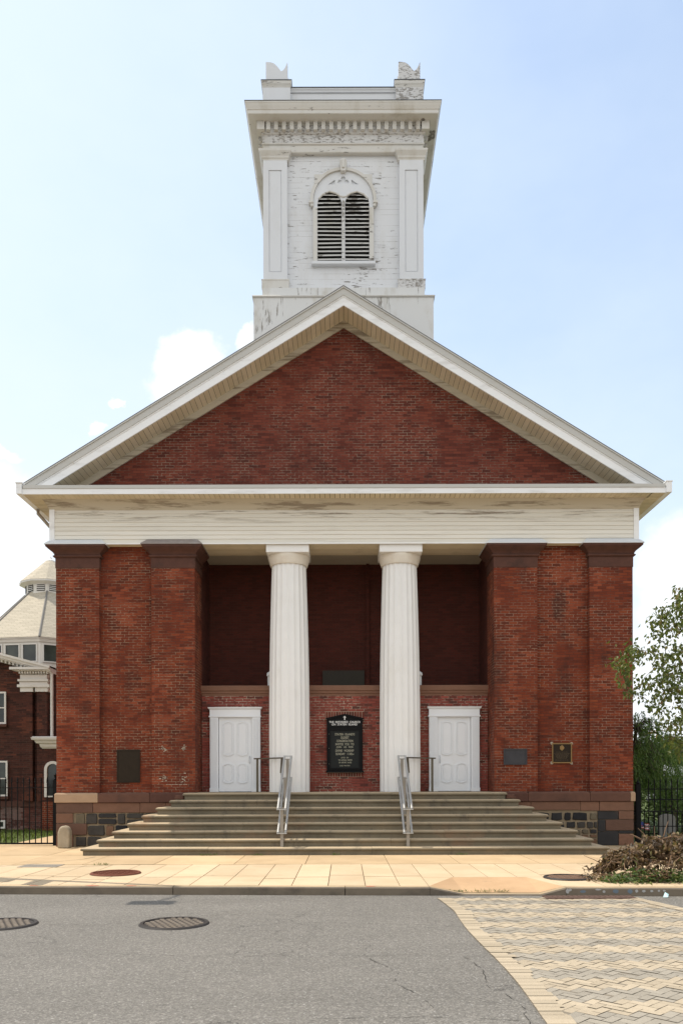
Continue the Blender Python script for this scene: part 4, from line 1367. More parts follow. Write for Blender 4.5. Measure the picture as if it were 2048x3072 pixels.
mb.prism([(-0.065, 18.03), (0.065, 18.03), (0.10, 18.33), (0.055, 18.34), (0.04, 18.375), (-0.04, 18.375), (-0.055, 18.34), (-0.10, 18.33)], yw - 0.19, yw - 0.01)
mb.prism([(-0.03, 18.10), (0.03, 18.10), (0.05, 18.33), (-0.05, 18.33)], yw - 0.22, yw - 0.189)
part(mb, 'keystone', M['tower_trim'], bw, bevel=0.012)
mb = MB(); mb.rings(-0.86, 0.86, yw - 0.13, yw, [(SIL - 0.10, -0.02), (SIL - 0.085, 0.0), (SIL - 0.012, 0.0), (SIL - 0.002, -0.02)], back=False)
part(mb, 'window_sill', M['tower_smooth'], bw)

# ================================================================== FRONT STEPS
steps = empty('stone_steps', (0, -1.5, 0), 'broad flight of eight brown stone steps spreading out before the church doors', 'steps')
rnd = random.Random(9)
for i in range(8):
    top = ZL - i * 0.1716
    yf = -0.6 - i * 0.272
    hw = 4.015 + i * 0.2735
    mb = MB()
    n = 3 + (i % 2)
    cuts = [-hw] + [(-hw + 2 * hw * (k + rnd.uniform(-0.25, 0.25)) / n) for k in range(1, n)] + [hw]
    for k in range(n):
        a, b = cuts[k], cuts[k + 1]
        la, lb = (0.045 if k == 0 else 0.0025), (0.045 if k == n - 1 else 0.0025)
        j = rnd.uniform(-0.003, 0.003)
        prof = [(top - 0.185, 0.045), (top - 0.078, 0.045), (top - 0.068, 0.012), (top - 0.055, 0.002), (top - 0.040, 0.0), (top - 0.022, 0.008), (top - 0.008, 0.024), (top, 0.052)]
        vs, fs = [], []
        for z, o in prof:
            z += j
            oa = o if k == 0 else 0.0025
            ob = o if k == n - 1 else 0.0025
            vs += [(a + oa, yf + o, z), (b - ob, yf + o, z), (b - ob, -0.06, z), (a + oa, -0.06, z)]
        m_ = len(prof)
        fs.append((0, 3, 2, 1)); t = 4 * (m_ - 1); fs.append((t, t + 1, t + 2, t + 3))
        for q_ in range(m_ - 1):
            for w_ in range(4):
                e = (w_ + 1) % 4
                fs.append((4 * q_ + w_, 4 * q_ + e, 4 * q_ + 4 + e, 4 * q_ + 4 + w_))
        mb.add(vs, fs)
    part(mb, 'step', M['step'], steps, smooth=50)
mb = MB(); mb.box(-3.80, 3.80, -0.2, 0.945, ZL - 0.12, ZL - 0.004)
part(mb, 'landing', M['step'], steps)
for s in (-1, 1):
    mb = MB()
    for (xa, xb, za, zb) in [(4.0, 4.22, 1.21, 1.32), (4.15, 4.28, 1.21, 1.27)]:
        a, b = sorted((s * xa, s * xb)); mb.box(a, b, -0.5 + (xa - 4.0), -0.11, za, zb)
    part(mb, 'end_stone', M['brownstone_red'], steps, bevel=0.02)

# ================================================================== HANDRAILS
def handrail(s, label):
    h = empty('handrail', (s * 1.43, -2.3, 0.17), label, 'handrail', 'handrails on the church steps')
    X = s * 1.43
    yA, yB = -2.34, -0.28
    zA, zB = 1.02, 2.28
    for nm, dz in (('top_rail', 0.0), ('lower_rail', -0.54)):
        mb = MB()
        for o in (-0.085, 0.085):
            mb.tube([(X + o, yA + 0.02, zA + dz + 0.01), (X + o, yB, zB + dz)], 0.027, 12)
        mb.box(X - 0.115, X + 0.115, yA - 0.01, yA + 0.03, zA + dz - 0.012, zA + dz + 0.004)
        mb.box(X - 0.11, X + 0.11, yB - 0.01, yB + 0.02, zB + dz - 0.01, zB + dz + 0.024)
        part(mb, nm, M['alu'], h, smooth=40)
    for (yp, zb) in ((-2.27, 0.1716), (-1.15, 0.858), (-0.36, ZL - 0.004)):
        t = (yp - yA) / (yB - yA)
        mb = MB(); mb.box(X - 0.036, X + 0.036, yp - 0.02, yp + 0.02, zb, zA + (zB - zA) * t - 0.02)
        mb.box(X - 0.085, X + 0.085, yp - 0.012, yp + 0.012, zA + (zB - zA) * t - 0.035, zA + (zB - zA) * t - 0.012)
        mb.box(X - 0.085, X + 0.085, yp - 0.012, yp + 0.012, zA + (zB - zA) * t - 0.575, zA + (zB - zA) * t - 0.552)
        part(mb, 'post', M['alu_post'], h)
    # level rail along the landing towards the door
    mb = MB()
    mb.bar((s * 1.56, -0.20, 2.245), (s * 2.02, 0.20, 2.245), 0.034)
    mb.bar((s * 2.0, 0.19, 2.245), (s * 2.36, 0.50, 2.245), 0.034)
    mb.bar((s * 1.575, -0.20, 2.25), (s * 1.60, -0.22, 1.86), 0.05)
    part(mb, 'level_rail', M['bronze_rail'], h)
    mb = MB(); mb.box(s * 2.27 - 0.028, s * 2.27 + 0.028, 0.40, 0.44, ZL - 0.004, 2.235)
    part(mb, 'post', M['bronze_rail'], h)
    mb = MB(); mb.box(s * 1.59 - 0.02, s * 1.59 + 0.02, -0.24, -0.20, ZL - 0.004, 1.87)
    part(mb, 'post', M['bronze_rail'], h)
handrail(-1, 'double tube aluminium handrail on the steps nearer the plain dark plaque')
handrail(1, 'double tube aluminium handrail on the steps nearer the gilt edged plaque')

# ================================================================== NOTICE BOARD AND PLAQUES
def notice():
    nb = empty('notice_board', (0, 0.9, 1.9), 'black gabled church notice board with white cross and lettering on brick wall', 'notice board')
    y = 0.90
    mb = MB()
    mb.prism([(-0.475, 1.93), (0.475, 1.93), (0.475, 3.31), (0, 3.40), (-0.475, 3.31)], y - 0.06, 0.9385)
    part(mb, 'case', M['board_black'], nb)
    mb = MB()
    mb.prism([(-0.50, 3.305), (-0.475, 3.295), (0, 3.40), (0.475, 3.295), (0.50, 3.305), (0.50, 3.325), (0, 3.436), (-0.50, 3.325)], y - 0.10, 0.9375)
    part(mb, 'roof_moulding', M['board_black'], nb)
    mb = MB()
    mb.box(-0.50, 0.50, y - 0.09, 0.937, 1.885, 1.93)
    part(mb, 'base_moulding', M['board_black'], nb)
    mb = MB()
    o = [(-0.44, 1.96), (0.44, 1.96), (0.44, 3.06), (-0.44, 3.06)]
    i = [(-0.375, 2.005), (-0.375, 2.995), (0.375, 2.995), (0.375, 2.005)]
    mb.add(*flat_shape([o, i], 0.03, y - 0.09, 'frame'))
    fr = part(mb, 'door_frame', M['board_black'], nb, bevel=0.006)
    mb = MB()
    for z in (2.90, 2.525, 2.11): mb.lathe([(0.007, 0), (0.006, 0.006), (0.001, 0.008)], 0, 0, 8); k = len(mb.v) - 24; mb.v[k:] = [(-0.413 + a, y - 0.092 - c, z + b) for a, b, c in mb.v[k:]]
    part(mb, 'screw', M['letter_dull'], fr)
    mb = MB(); mb.box(-0.38, 0.38, y - 0.066, y - 0.0605, 2.0, 3.0)
    part(mb, 'letter_panel', M['board_panel'], nb)
    X = lambda zx: (zx - 745) * 0.000974
    Z = lambda zy: 3.981 - zy * 0.000974
    mb = MB()
    for t, a, b, c, h in [('THE  REFORMED  CHURCH', 325, 1165, 780, 54), ('ON  STATEN  ISLAND', 390, 1085, 846, 54)]:
        mb.add(*text_mesh(t, (X(a) + X(b)) / 2, Z(c), X(b) - X(a), h * 0.000974, y - 0.0605))
    part(mb, 'heading_lettering', M['letter_white'], nb)
    mb = MB()
    mb.box(-0.012, 0.012, y - 0.066, y - 0.0605, Z(725), Z(612)); mb.box(-0.037, 0.037, y - 0.0655, y - 0.0602, Z(655), Z(638))
    part(mb, 'cross', M['letter_white'], nb)
    mb = MB()
    for t, a, b, c, h in [("STATEN  ISLAND'S", 480, 1015, 1115, 62), ('OLDEST', 635, 860, 1205, 62), ('CONGREGATION', 525, 970, 1295, 62), ('INVITES  YOU  TO', 495, 995, 1385, 62),
                          ('JOIN   US   FOR', 515, 975, 1470, 62), ('DIVINE   WORSHIP', 495, 990, 1560, 62), ('SUNDAY   11:00', 500, 945, 1650, 62), ('AM', 948, 990, 1660, 36),
                          ('LISTED   ON', 645, 845, 1750, 38), ('THE  NATIONAL  REGISTER', 570, 945, 1817, 38), ('OF  HISTORIC  PLACES', 585, 930, 1885, 38), ('(718)  442-7393', 610, 880, 1975, 42)]:
        mb.add(*text_mesh(t, (X(a) + X(b)) / 2, Z(c), X(b) - X(a), h * 0.000974, y - 0.0665, 0.003))
    part(mb, 'board_lettering', M['letter_dull'], nb)
notice()

def plaque(x0, x1, z0, z1, y, label, body, rim, extra):
    o = empty('plaque', ((x0 + x1) / 2, y, z0), label, 'plaque')
    mb = MB(); mb.box(x0, x1, y - 0.03, y - 0.001, z0, z1)
    part(mb, 'plate', body, o, bevel=0.004)
    mb = MB()
    t = 0.022
    mb.add(*flat_shape([[(x0 - 0.004, z0 - 0.004), (x1 + 0.004, z0 - 0.004), (x1 + 0.004, z1 + 0.004), (x0 - 0.004, z1 + 0.004)], [(x0 + t, z0 + t), (x0 + t, z1 - t), (x1 - t, z1 - t), (x1 - t, z0 + t)]],
                       0.014, y - 0.043, 'rim'))
    part(mb, 'rim', rim, o, bevel=0.003)
    if extra == 'gilt':
        cx = (x0 + x1) / 2
        mb = MB()
        pts = []
        for k in range(20):
            t = 2 * math.pi * k / 20
            pts.append((cx + 0.055 * math.cos(t) * (1 + 0.1 * math.cos(5 * t)), z1 - 0.115 + 0.06 * math.sin(t)))
        mb.prism(pts, y - 0.038, y - 0.029)
        mb.prism([(cx - 0.016, z1 - 0.075), (cx + 0.016, z1 - 0.075), (cx, z1 - 0.03)], y - 0.0375, y - 0.029)
        mb.prism([(cx, z1 - 0.195), (cx + 0.025, z1 - 0.165), (cx - 0.025, z1 - 0.165)], y - 0.037, y - 0.029)
        part(mb, 'emblem', M['gilt'], o)
        for zz, w in [(0.225, 0.15), (0.26, 0.2), (0.285, 0.17), (0.31, 0.16), (0.335, 0.16), (0.36, 0.14), (0.385, 0.12), (0.43, 0.17)]:
            x = cx - w
            mb = MB()
            while x < cx + w:
                l = random.uniform(0.012, 0.05); mb.box(x, min(x + l, cx + w), y - 0.034, y - 0.0295, z1 - zz - 0.006, z1 - zz + 0.006); x += l + 0.012
            part(mb, 'raised_line', M['plaque_line'], o)
        mb = MB()
        for a in (x0, x1):
            for b in (z0, z1):
                pts = [(a + 0.045 * math.cos(k * 0.7) * random.uniform(0.6, 1.1), b + 0.045 * math.sin(k * 0.7) * random.uniform(0.6, 1.1)) for k in range(9)]
                mb.prism(pts, y - 0.006, y - 0.0005)
        part(mb, 'mortar_patch', plain('grey bedding mortar', (0.36, 0.32, 0.25), 0.9, 0.2, 20.0), o)
plaque(-5.83, -5.245, 1.635, 2.47, 0.15, 'tall plain dark bronze plaque on brick wall', M['bronze'], M['bronze'], '')
plaque(4.04, 4.63, 2.065, 2.46, 0.0, 'blank grey slate plaque on the pilaster right of a door', M['slate'], M['slate'], '')
plaque(5.31, 5.81, 2.105, 2.61, 0.15, 'square black plaque with gilt border and emblem', M['bronze'], M['gilt'], 'gilt')

# ================================================================== COVERS IN THE GROUND
def manhole(x, y, z, r, label, m, rim, pattern, group=None):
    o = empty('manhole_cover', (x, y, z), label, 'manhole cover', group)
    mb = MB()
    n = 40
    vs, fs = [], []
    for rr, zz in ((r * 1.03, 0.001), (r * 0.99, 0.022), (r * 0.90, 0.022), (r * 0.89, 0.004)):
        for k in range(n):
            t = 2 * math.pi * k / n; vs.append((x + rr * math.cos(t), y + rr * math.sin(t), z + zz))
    for i in range(3):
        for k in range(n):
            q_ = (k + 1) % n; fs.append((i * n + k, i * n + q_, (i + 1) * n + q_, (i + 1) * n + k))
    mb.add(vs, fs)
    part(mb, 'rim', rim, o)
    mb = MB()
    mb.lathe([(r * 0.885, z - 0.01), (r * 0.885, z + 0.006)], x, y, n)
    st = 0.085 if pattern == 'grid' else 0.11
    k = int(r / st) + 1
    for i in range(-k, k + 1):
        for j in range(-k, k + 1):
            px, py = i * st + (0.5 * st if j % 2 and pattern == 'grid' else 0), j * st
            if math.hypot(px, py) > r * 0.82: continue
            a = 0.031 if pattern == 'grid' else 0.046
            b = a if pattern != 'flat' else a * 0.3
            mb.rings(x + px - a, x + px + a, y + py - b * 0.8, y + py + b * 0.8, [(z + 0.005, 0), (z + 0.019, -0.005)], 1)
    part(mb, 'lid', [M['iron_dark'] if pattern == 'grid' else m, m], o)
manhole(-2.16, -10.47, RZ, 0.43, 'round cast iron manhole cover lying whole in the road', M['iron'], M['iron_dark'], 'grid', 'manhole covers in the road')
manhole(-4.33, -10.50, RZ, 0.43, 'round cast iron manhole cover cut off by the left edge', M['iron'], M['iron_dark'], 'grid', 'manhole covers in the road')
manhole(-4.15, -6.02, 0.006, 0.44, 'round rusty red manhole cover set in the pavement', M['rust'], M['rust'], 'flat')
manhole(3.80, -6.85, 0.006, 0.40, 'round brown grated cover in the pavement beside the brush pile', plain('brown grate iron', (0.17, 0.105, 0.07), 0.8, 0.3, 9.0), M['iron_dark'], 'coarse')
mb = MB()
mb.box(-6.38, -5.62, -4.92, -4.42, -0.01, 0.008)
for k in range(5): mb.box(-6.3 + 0.13 * k, -6.21 + 0.13 * k, -4.72, -4.64, 0.0081, 0.012)
u = mb.build('utility_cover', plain('grey utility lid', (0.24, 0.215, 0.18), 0.8, 0.2, 6.0))
tag(u, 'flat grey rectangular utility cover in the pavement at far left', 'utility cover')
mb = MB()
mb.box(3.05, 4.42, KY(3.7) - 0.36, KY(3.7) - 0.04, RZ, RZ + 0.016)
for k in range(16): mb.box(3.10 + 0.08 * k, 3.145 + 0.08 * k, KY(3.7) - 0.33, KY(3.7) - 0.08, RZ + 0.0161, RZ + 0.022)
tag(mb.build('storm_drain', plain('brown drain iron', (0.10, 0.06, 0.045), 0.8, 0.3, 8.0)), 'long rusty storm drain plate in the gutter below the kerb', 'storm drain')
mb = MB()
mb.add([(4.86, -8.32, RZ + 0.01), (4.92, -8.35, RZ + 0.015), (4.96, -8.28, RZ + 0.05), (4.91, -8.26, RZ + 0.08), (4.88, -8.28, RZ + 0.03), (4.92, -8.30, RZ + 0.06)],
       [(0, 1, 5, 4), (1, 2, 5), (5, 2, 3), (4, 5, 3)])
tag(mb.build('wrapper', M['litter']), 'small crumpled pale blue wrapper in the gutter', 'litter')

# marker stone
mb = MB()
prof = []
n = 12
outl = [(-0.15, 0.0), (0.15, 0.0), (0.15, 0.40)] + [(0.15 * math.cos(R(a)) if a <= 90 else 0.13 * math.cos(R(a)), 0.40 + 0.16 * math.sin(R(a))) for a in range(15, 166, 15)] + [(-0.145, 0.40)]
cx, cy = -7.0, -0.40
mb.prism([(cx + a, b) for a, b in outl], cy - 0.11, cy + 0.13)
tag(mb.build('marker_stone', M['marker'], bevel=0.035, smooth=60, loc=(cx, cy, 0)), 'short rounded pale stone post beside the iron fence', 'stone post')

# weeds along the steps and the ramp
for i, (x, y, z, k) in enumerate([(-3.05, -2.54, 0.0, 16), (-1.95, -2.54, 0, 10), (-0.2, -2.54, 0, 8), (2.6, -2.54, 0, 10), (2.1, KY(2.1) + 0.17, -0.10, 40), (-4.85, -4.55, 0, 12)]):
    mb = MB(); rnd = random.Random(i)
    for q_ in range(k * 3):
        a = rnd.uniform(0, 6.28); d = Vector((math.cos(a), math.sin(a) * 0.5 - 0.1, rnd.uniform(0.4, 1.4)))
        mb.leaf(Vector((x + rnd.uniform(-1, 1) * 0.012 * k, y + rnd.uniform(-0.02, 0.02), z)), d, Vector((0, 0, 1)), rnd.uniform(0.04, 0.09), 0.012)
    lb = ['grassy weeds at the foot of the steps below the dark plaque', 'weed tuft at the foot of the steps left of the left handrail', 'tiny weed at the foot of the steps between the handrails',
          'weed tuft at the foot of the steps right of the right handrail', 'grassy weeds growing along the lip of the kerb ramp', 'weed tuft in the pavement seam at left'][i]
    tag(mb.build('weed', M['fresh'], loc=(x, y, z)), lb, 'weed', 'weeds in the pavement joints')

# ================================================================== IRON FENCES
def fence_left():
    y = 0.45
    f = empty('iron_fence', (-9.5, y, 0), 'black iron picket fence with finials left of the church', 'fence')
    for z, h in ((0.055, 0.035), (1.505, 0.018), (1.15, 0.012)):
        mb = MB(); mb.box(-15, -7.55, y - 0.012, y + 0.012, z - h / 2, z + h / 2)
        if z != 1.15: part(mb, 'rail', M['black_iron'], f)
    x = -7.74
    while x > -15:
        mb = MB()
        mb.box(x - 0.011, x + 0.011, y - 0.0105, y + 0.0105, 0.03, 1.66)
        mb.lathe([(0.012, 1.63), (0.026, 1.645), (0.026, 1.66), (0.014, 1.67), (0.024, 1.70), (0.002, 1.79)], x, y, 8)
        part(mb, 'picket', M['black_iron'], f)
        x -= 0.154
    mb = MB()
    mb.box(-7.58, -7.475, y - 0.05, y + 0.05, 0, 1.70); mb.lathe([(0.03, 1.70), (0.05, 1.73), (0.03, 1.76), (0.03, 1.80), (0.045, 1.84), (0.004, 1.89)], -7.528, y, 10)
    for z in (0.35, 0.9, 1.45): mb.box(-7.48, -7.38, y - 0.02, y + 0.02, z, z + 0.05)
    part(mb, 'gate_post', M['black_iron'], f)
fence_left()
def fence_right():
    y = 0.9
    f = empty('iron_gate', (8.2, y, 0), 'low black iron gate hung on a stout post beside the church corner', 'gate')
    mb = MB(); mb.box(7.72, 7.84, y - 0.06, y + 0.06, 0, 1.55)
    mb.lathe([(0.04, 1.55), (0.06, 1.58), (0.03, 1.62), (0.004, 1.70)], 7.78, y, 8)
    part(mb, 'post', M['black_iron'], f)
    for z in (0.10, 0.43, 0.83):
        mb = MB(); mb.box(7.45 if z > 0.8 else 7.84, 9.4, y - 0.015, y + 0.015, z - 0.012, z + 0.012); part(mb, 'rail', M['black_iron'], f)
    x = 7.95
    while x < 9.35:
        mb = MB(); mb.box(x - 0.010, x + 0.010, y - 0.01, y + 0.01, 0.05, 0.82); part(mb, 'picket', M['black_iron'], f); x += 0.125
    mb = MB(); mb.bar((7.46, y - 0.05, 0.12), (7.80, y - 0.02, 0.70), 0.03); mb.box(7.40, 7.72, y - 0.02, y + 0.02, 0.74, 0.79)
    part(mb, 'brace', M['black_iron'], f)
    y = 2.6
    g = empty('iron_fence', (10, y, 0), 'tall black iron picket fence before the hedge right of the church', 'fence')
    for z in (0.12, 1.1, 1.40):
        mb = MB(); mb.box(8.6, 14, y - 0.015, y + 0.015, z - 0.014, z + 0.014); part(mb, 'rail', M['black_iron'], g)
    x = 8.7
    while x < 14:
        mb = MB(); mb.box(x - 0.012, x + 0.012, y - 0.012, y + 0.012, 0.03, 1.58); mb.lathe([(0.012, 1.57), (0.024, 1.61), (0.002, 1.72)], x, y, 6)
        part(mb, 'picket', M['black_iron'], g); x += 0.165
fence_right()

# ================================================================== PARISH HALL (left)
def hall():
    b = empty('parish_hall', (-12, 8, 0), 'dark brick hall with octagonal buff shingle roof and white lantern', 'building')
    Y = 7.2
    sc = 28.0 / 1875.8
    def X(zx): return (zx * 0.2962 - 791.7) * sc
    def Zz(zy): return 1.69 + (1791.6 - (1263.3 + zy * 0.2962)) * sc
    # walls: gabled front with a stone band
    zc = Zz(905)
    mb = MB()
    mb.prism([(-20, 0.9), (X(395), 0.9), (X(395), zc), (X(250), Zz(885)), (-14.5, Zz(885) + 0.9), (-20, zc)], Y, Y + 9)
    part(mb, 'wall', M['brick_hall'], b)
    mb = MB(); mb.prism([(-20, 0.0), (X(400), 0.0), (X(400), 0.82), (-20, 0.82)], Y - 0.04, Y + 9)
    part(mb, 'basement', brick_mat('patched basement brick', [(0, (0.05, 0.02, 0.015)), (1, (0.15, 0.05, 0.035))], (0.3, 0.27, 0.24), 0.6, 0.4, 0.4, 3.3, patch_col=(0.25, 0.2, 0.18)), b)
    mb = MB(); mb.box(-20, X(440), Y - 0.09, Y + 0.1, 0.80, 0.985)
    part(mb, 'stone_band', M['brownstone'], b)
    for (a, c) in ((190, 272), (305, 385)):
        mb = MB(); mb.box(X(a), X(c), Y - 0.22, Y + 0.05, 0.985, Zz(1100))
        part(mb, 'pilaster', M['brick_hall'], b)
    mb = MB()
    for (a, c, za, zb, d) in ((190, 272, 1100, 1062, 0.27), (305, 385, 1100, 1062, 0.27)):
        mb.box(X(a - 8), X(c + 8), Y - d, Y, Zz(za), Zz(zb))
    for (a, c, za, zb, d) in ((163, 412, 1066, 1046, 0.33), (178, 395, 1045, 1022, 0.28), (168, 402, 1021, 1005, 0.34), (182, 388, 1004, 968, 0.27), (150, 412, 945, 938, 0.45), (125, 425, 937, 918, 0.56)):
        mb.box(X(a), X(c), Y - d, Y, Zz(za), Zz(zb))
    for k in range(11):
        x = X(180 + k * 21); mb.box(x, x + 0.055, Y - 0.38, Y, Zz(964), Zz(946))
    part(mb, 'entablature', M['hall_white'], b)
    # raking cornice of the front gable
    mb = MB()
    z0, z1 = Zz(797), Zz(912)
    x0, x1 = X(0), X(432)
    sl = (z1 - z0) / (x1 - x0)
    xa = -14.5
    zz = lambda x: z0 + sl * (x - x0)
    for (t0, t1, d) in ((0.0, 0.07, 0.60), (0.07, 0.16, 0.52), (0.16, 0.21, 0.40)):
        mb.prism([(xa, zz(xa) - t1), (x1, zz(x1) - t1), (x1, zz(x1) - t0), (xa, zz(xa) - t0)], Y - d, Y + 0.1)
        xb = 2 * xa - x1
        mb.prism([(xb, zz(x1) - t1), (xa - 0.002, zz(xa) - t1), (xa - 0.002, zz(xa) - t0), (xb, zz(x1) - t0)], Y - d, Y + 0.1)
    x = xa
    while x < X(330):
        mb.prism([(x, zz(x) - 0.29), (x + 0.06, zz(x + 0.06) - 0.29), (x + 0.06, zz(x + 0.06) - 0.21), (x, zz(x) - 0.21)], Y - 0.34, Y); x += 0.13
    part(mb, 'raking_cornice', M['hall_white'], b)
    mb = MB()
    mb.prism([(xa, zz(xa) - 0.05), (x1, zz(x1) - 0.05), (x1, zz(x1) + 0.01), (xa, zz(xa) + 0.01)], Y - 0.5, Y + 7)
    xb = 2 * xa - x1
    mb.prism([(xb, zz(x1) - 0.05), (xa, zz(xa) - 0.05), (xa, zz(xa) + 0.01), (xb, zz(x1) + 0.01)], Y - 0.5, Y + 7)
    part(mb, 'hall_roof', M['shingle'], b)
    # sash windows
    for (xa_, xb_, za, zb) in ((-90, 56, 1345, 1095), (-90, 66, 1905, 1630), (-70, 47, 2155, 2090)):
        mb = MB()
        o = [(X(xa_), Zz(za)), (X(xb_), Zz(za)), (X(xb_), Zz(zb)), (X(xa_), Zz(zb))]
        t = 0.06
        zm = (Zz(za) + Zz(zb)) / 2
        h1 = [(X(xa_) + t, Zz(za) + t), (X(xa_) + t, zm - 0.02), (X(xb_) - t, zm - 0.02), (X(xb_) - t, Zz(za) + t)]
        h2 = [(X(xa_) + t, zm + 0.02), (X(xa_) + t, Zz(zb) - t), (X(xb_) - t, Zz(zb) - t), (X(xb_) - t, zm + 0.02)]
        mb.add(*flat_shape([o, h1, h2] if zb < 2000 else [o, [(X(xa_) + t, Zz(za) + t), (X(xa_) + t, Zz(zb) - t), (X(xb_) - t, Zz(zb) - t), (X(xb_) - t, Zz(za) + t)]], 0.05, Y - 0.095, 'sash'))
        w = part(mb, 'window', M['hall_white'], b)
        mb = MB(); mb.box(X(xa_) + 0.02, X(xb_) - 0.02, Y - 0.06, Y - 0.05, Zz(za) + 0.02, Zz(zb) - 0.02)
        part(mb, 'pane', M['glass'], w)
        if zb < 2000:
            mb = MB(); mb.box(X(xa_) - 0.05, X(xb_ + 8), Y - 0.14, Y, Zz(za + 22), Zz(za) - 0.002)
            part(mb, 'sill', M['brownstone'], w)
    # low wing by the church with a curved white hood over an arched window
    mb = MB(); mb.box(X(370), -7.28, Y - 0.5, Y + 4, 0.985, Zz(1535))
    part(mb, 'wing_wall', M['brick_hall'], b)
    mb = MB(); mb.box(X(372), -7.28, Y - 0.55, Y + 4, 0, 0.98)
    part(mb, 'wing_base', M['brick'], b)
    mb = MB()
    mb.rings(X(372), -7.28, Y - 0.5, Y + 3, [(Zz(1540), 0.0), (Zz(1525), 0.06), (Zz(1505), 0.08), (Zz(1500), 0.16), (Zz(1480), 0.20), (Zz(1475), 0.27), (Zz(1458), 0.29), (Zz(1450), 0.24)], back=False)
    part(mb, 'wing_cornice', M['hall_white'], b)
    mb = MB()
    ax0, ax1 = X(392), X(520)
    ac = (ax0 + ax1) / 2; ar = (ax1 - ax0) / 2
    mb.add(*flat_shape([[(ax1, Zz(1910))] + arc(ac, Zz(1700), ar, 0, 180, 16) + [(ax0, Zz(1910))],
                        [(ax1 - 0.09, Zz(1900))] + arc(ac, Zz(1700), ar - 0.09, 0, 180, 16) + [(ax0 + 0.09, Zz(1900))]], 0.08, Y - 0.60, 'archframe'))
    w = part(mb, 'window', M['hall_white'], b)
    mb = MB(); mb.prism([(ax1 - 0.05, Zz(1900))] + arc(ac, Zz(1700), ar - 0.05, 0, 180, 16) + [(ax0 + 0.05, Zz(1900))], Y - 0.53, Y - 0.51)
    part(mb, 'pane', M['glass'], w)
    mb = MB(); mb.tube([(X(428), Y - 0.3, Zz(960)), (X(428), Y - 0.3, Zz(1448))], 0.05, 8)
    part(mb, 'downspout', M['hall_white'], b)
    # octagon with clerestory, shingled roof and lantern
    sc_ = 39.4 / 1875.8
    cxo, cyo = (117 - 791.7) * sc_, 18.6
    def zd(zy, d): return 1.69 + (1791.6 - (1263.3 + zy * 0.2962)) * d / 1875.8
    z_ = lambda zy: zd(zy, 35.9 if zy > 400 else (38.3 if zy > 150 else 39.4))
    def ring(r, z, n=8):
        off = 12.4
        return [(cxo + r * math.sin(R(off + 360 / n * k)), cyo - r * math.cos(R(off + 360 / n * k)), z) for k in range(n)]
    def frus(mb, r0, z0, r1, z1, n=8):
        vs = ring(r0, z0, n) + ring(r1, z1, n)
        fs = [(k, (k + 1) % n, (k + 1) % n + n, k + n) for k in range(n)]
        fs += [tuple(range(n - 1, -1, -1)), tuple(range(n, 2 * n))]
        mb.add(vs, fs)
    # octagon stands deeper than its front face
    Ro = 3.62
    mb = MB(); frus(mb, Ro * 0.95, z_(900) - 2.0, Ro * 0.95, z_(690) + 0.3)
    oc = part(mb, 'clerestory', M['hall_white'], b)
    for kk in (-2, -1, 0, 1):
        p0, p1 = Vector(ring(Ro * 0.95, 0)[kk]), Vector(ring(Ro * 0.95, 0)[(kk + 1)])
        d = (p1 - p0); nrm = Vector((d.y, -d.x, 0)).normalized()
        for (t0, t1) in ((0.06, 0.30), (0.38, 0.62), (0.70, 0.94)):
            mb = MB()
            a, c = p0.lerp(p1, t0), p0.lerp(p1, t1)
            zb, zt2 = z_(850), z_(722)
            q0 = nrm * 0.02
            mb.add([a + q0 + Vector((0, 0, zb)), c + q0 + Vector((0, 0, zb)), c + q0 + Vector((0, 0, zt2)), a + q0 + Vector((0, 0, zt2)), a + Vector((0, 0, zb)), c + Vector((0, 0, zb)), c + Vector((0, 0, zt2)), a + Vector((0, 0, zt2))],
                   [(0, 1, 2, 3), (0, 4, 5, 1), (1, 5, 6, 2), (2, 6, 7, 3), (3, 7, 4, 0)])
            w = part(mb, 'pane', M['glass'], oc)
            mb = MB()
            for (u0, u1, v0, v1) in ((t0 - 0.02, t0, zb - 0.05, zt2 + 0.05), (t1, t1 + 0.02, zb - 0.05, zt2 + 0.05), (t0, t1, zt2, zt2 + 0.05), (t0, t1, zb - 0.05, zb)):
                a, c = p0.lerp(p1, u0), p0.lerp(p1, u1)
                q1 = nrm * 0.06
                mb.add([a + q1 + Vector((0, 0, v0)), c + q1 + Vector((0, 0, v0)), c + q1 + Vector((0, 0, v1)), a + q1 + Vector((0, 0, v1)), a + Vector((0, 0, v0)), c + Vector((0, 0, v0)), c + Vector((0, 0, v1)), a + Vector((0, 0, v1))],
                       [(0, 1, 2, 3), (0, 4, 5, 1), (1, 5, 6, 2), (2, 6, 7, 3), (3, 7, 4, 0)])
            part(mb, 'window_frame', M['hall_white'], oc)
    ze = z_(672); zl = z_(315)
    rl = 1.14
    mb = MB(); frus(mb, Ro * 0.97, z_(700), Ro * 0.985, ze - 0.02); frus(mb, Ro * 1.0, ze - 0.02, Ro * 1.0, ze + 0.03)
    part(mb, 'eaves', M['hall_white'], b)
    mb = MB(); frus(mb, Ro * 1.015, ze + 0.031, rl, zl)
    rf = part(mb, 'octagon_roof', M['shingle'], b)
    mb = MB()
    A, B = ring(Ro * 1.015, ze + 0.031), ring(rl, zl)
    for k in range(8): mb.tube([A[k], B[k]], 0.045, 6)
    part(mb, 'hip', M['hip'], rf)
    mb = MB(); frus(mb, rl, zl - 0.2, rl, z_(232), 12)
    ln = part(mb, 'lantern', M['hall_white'], b)
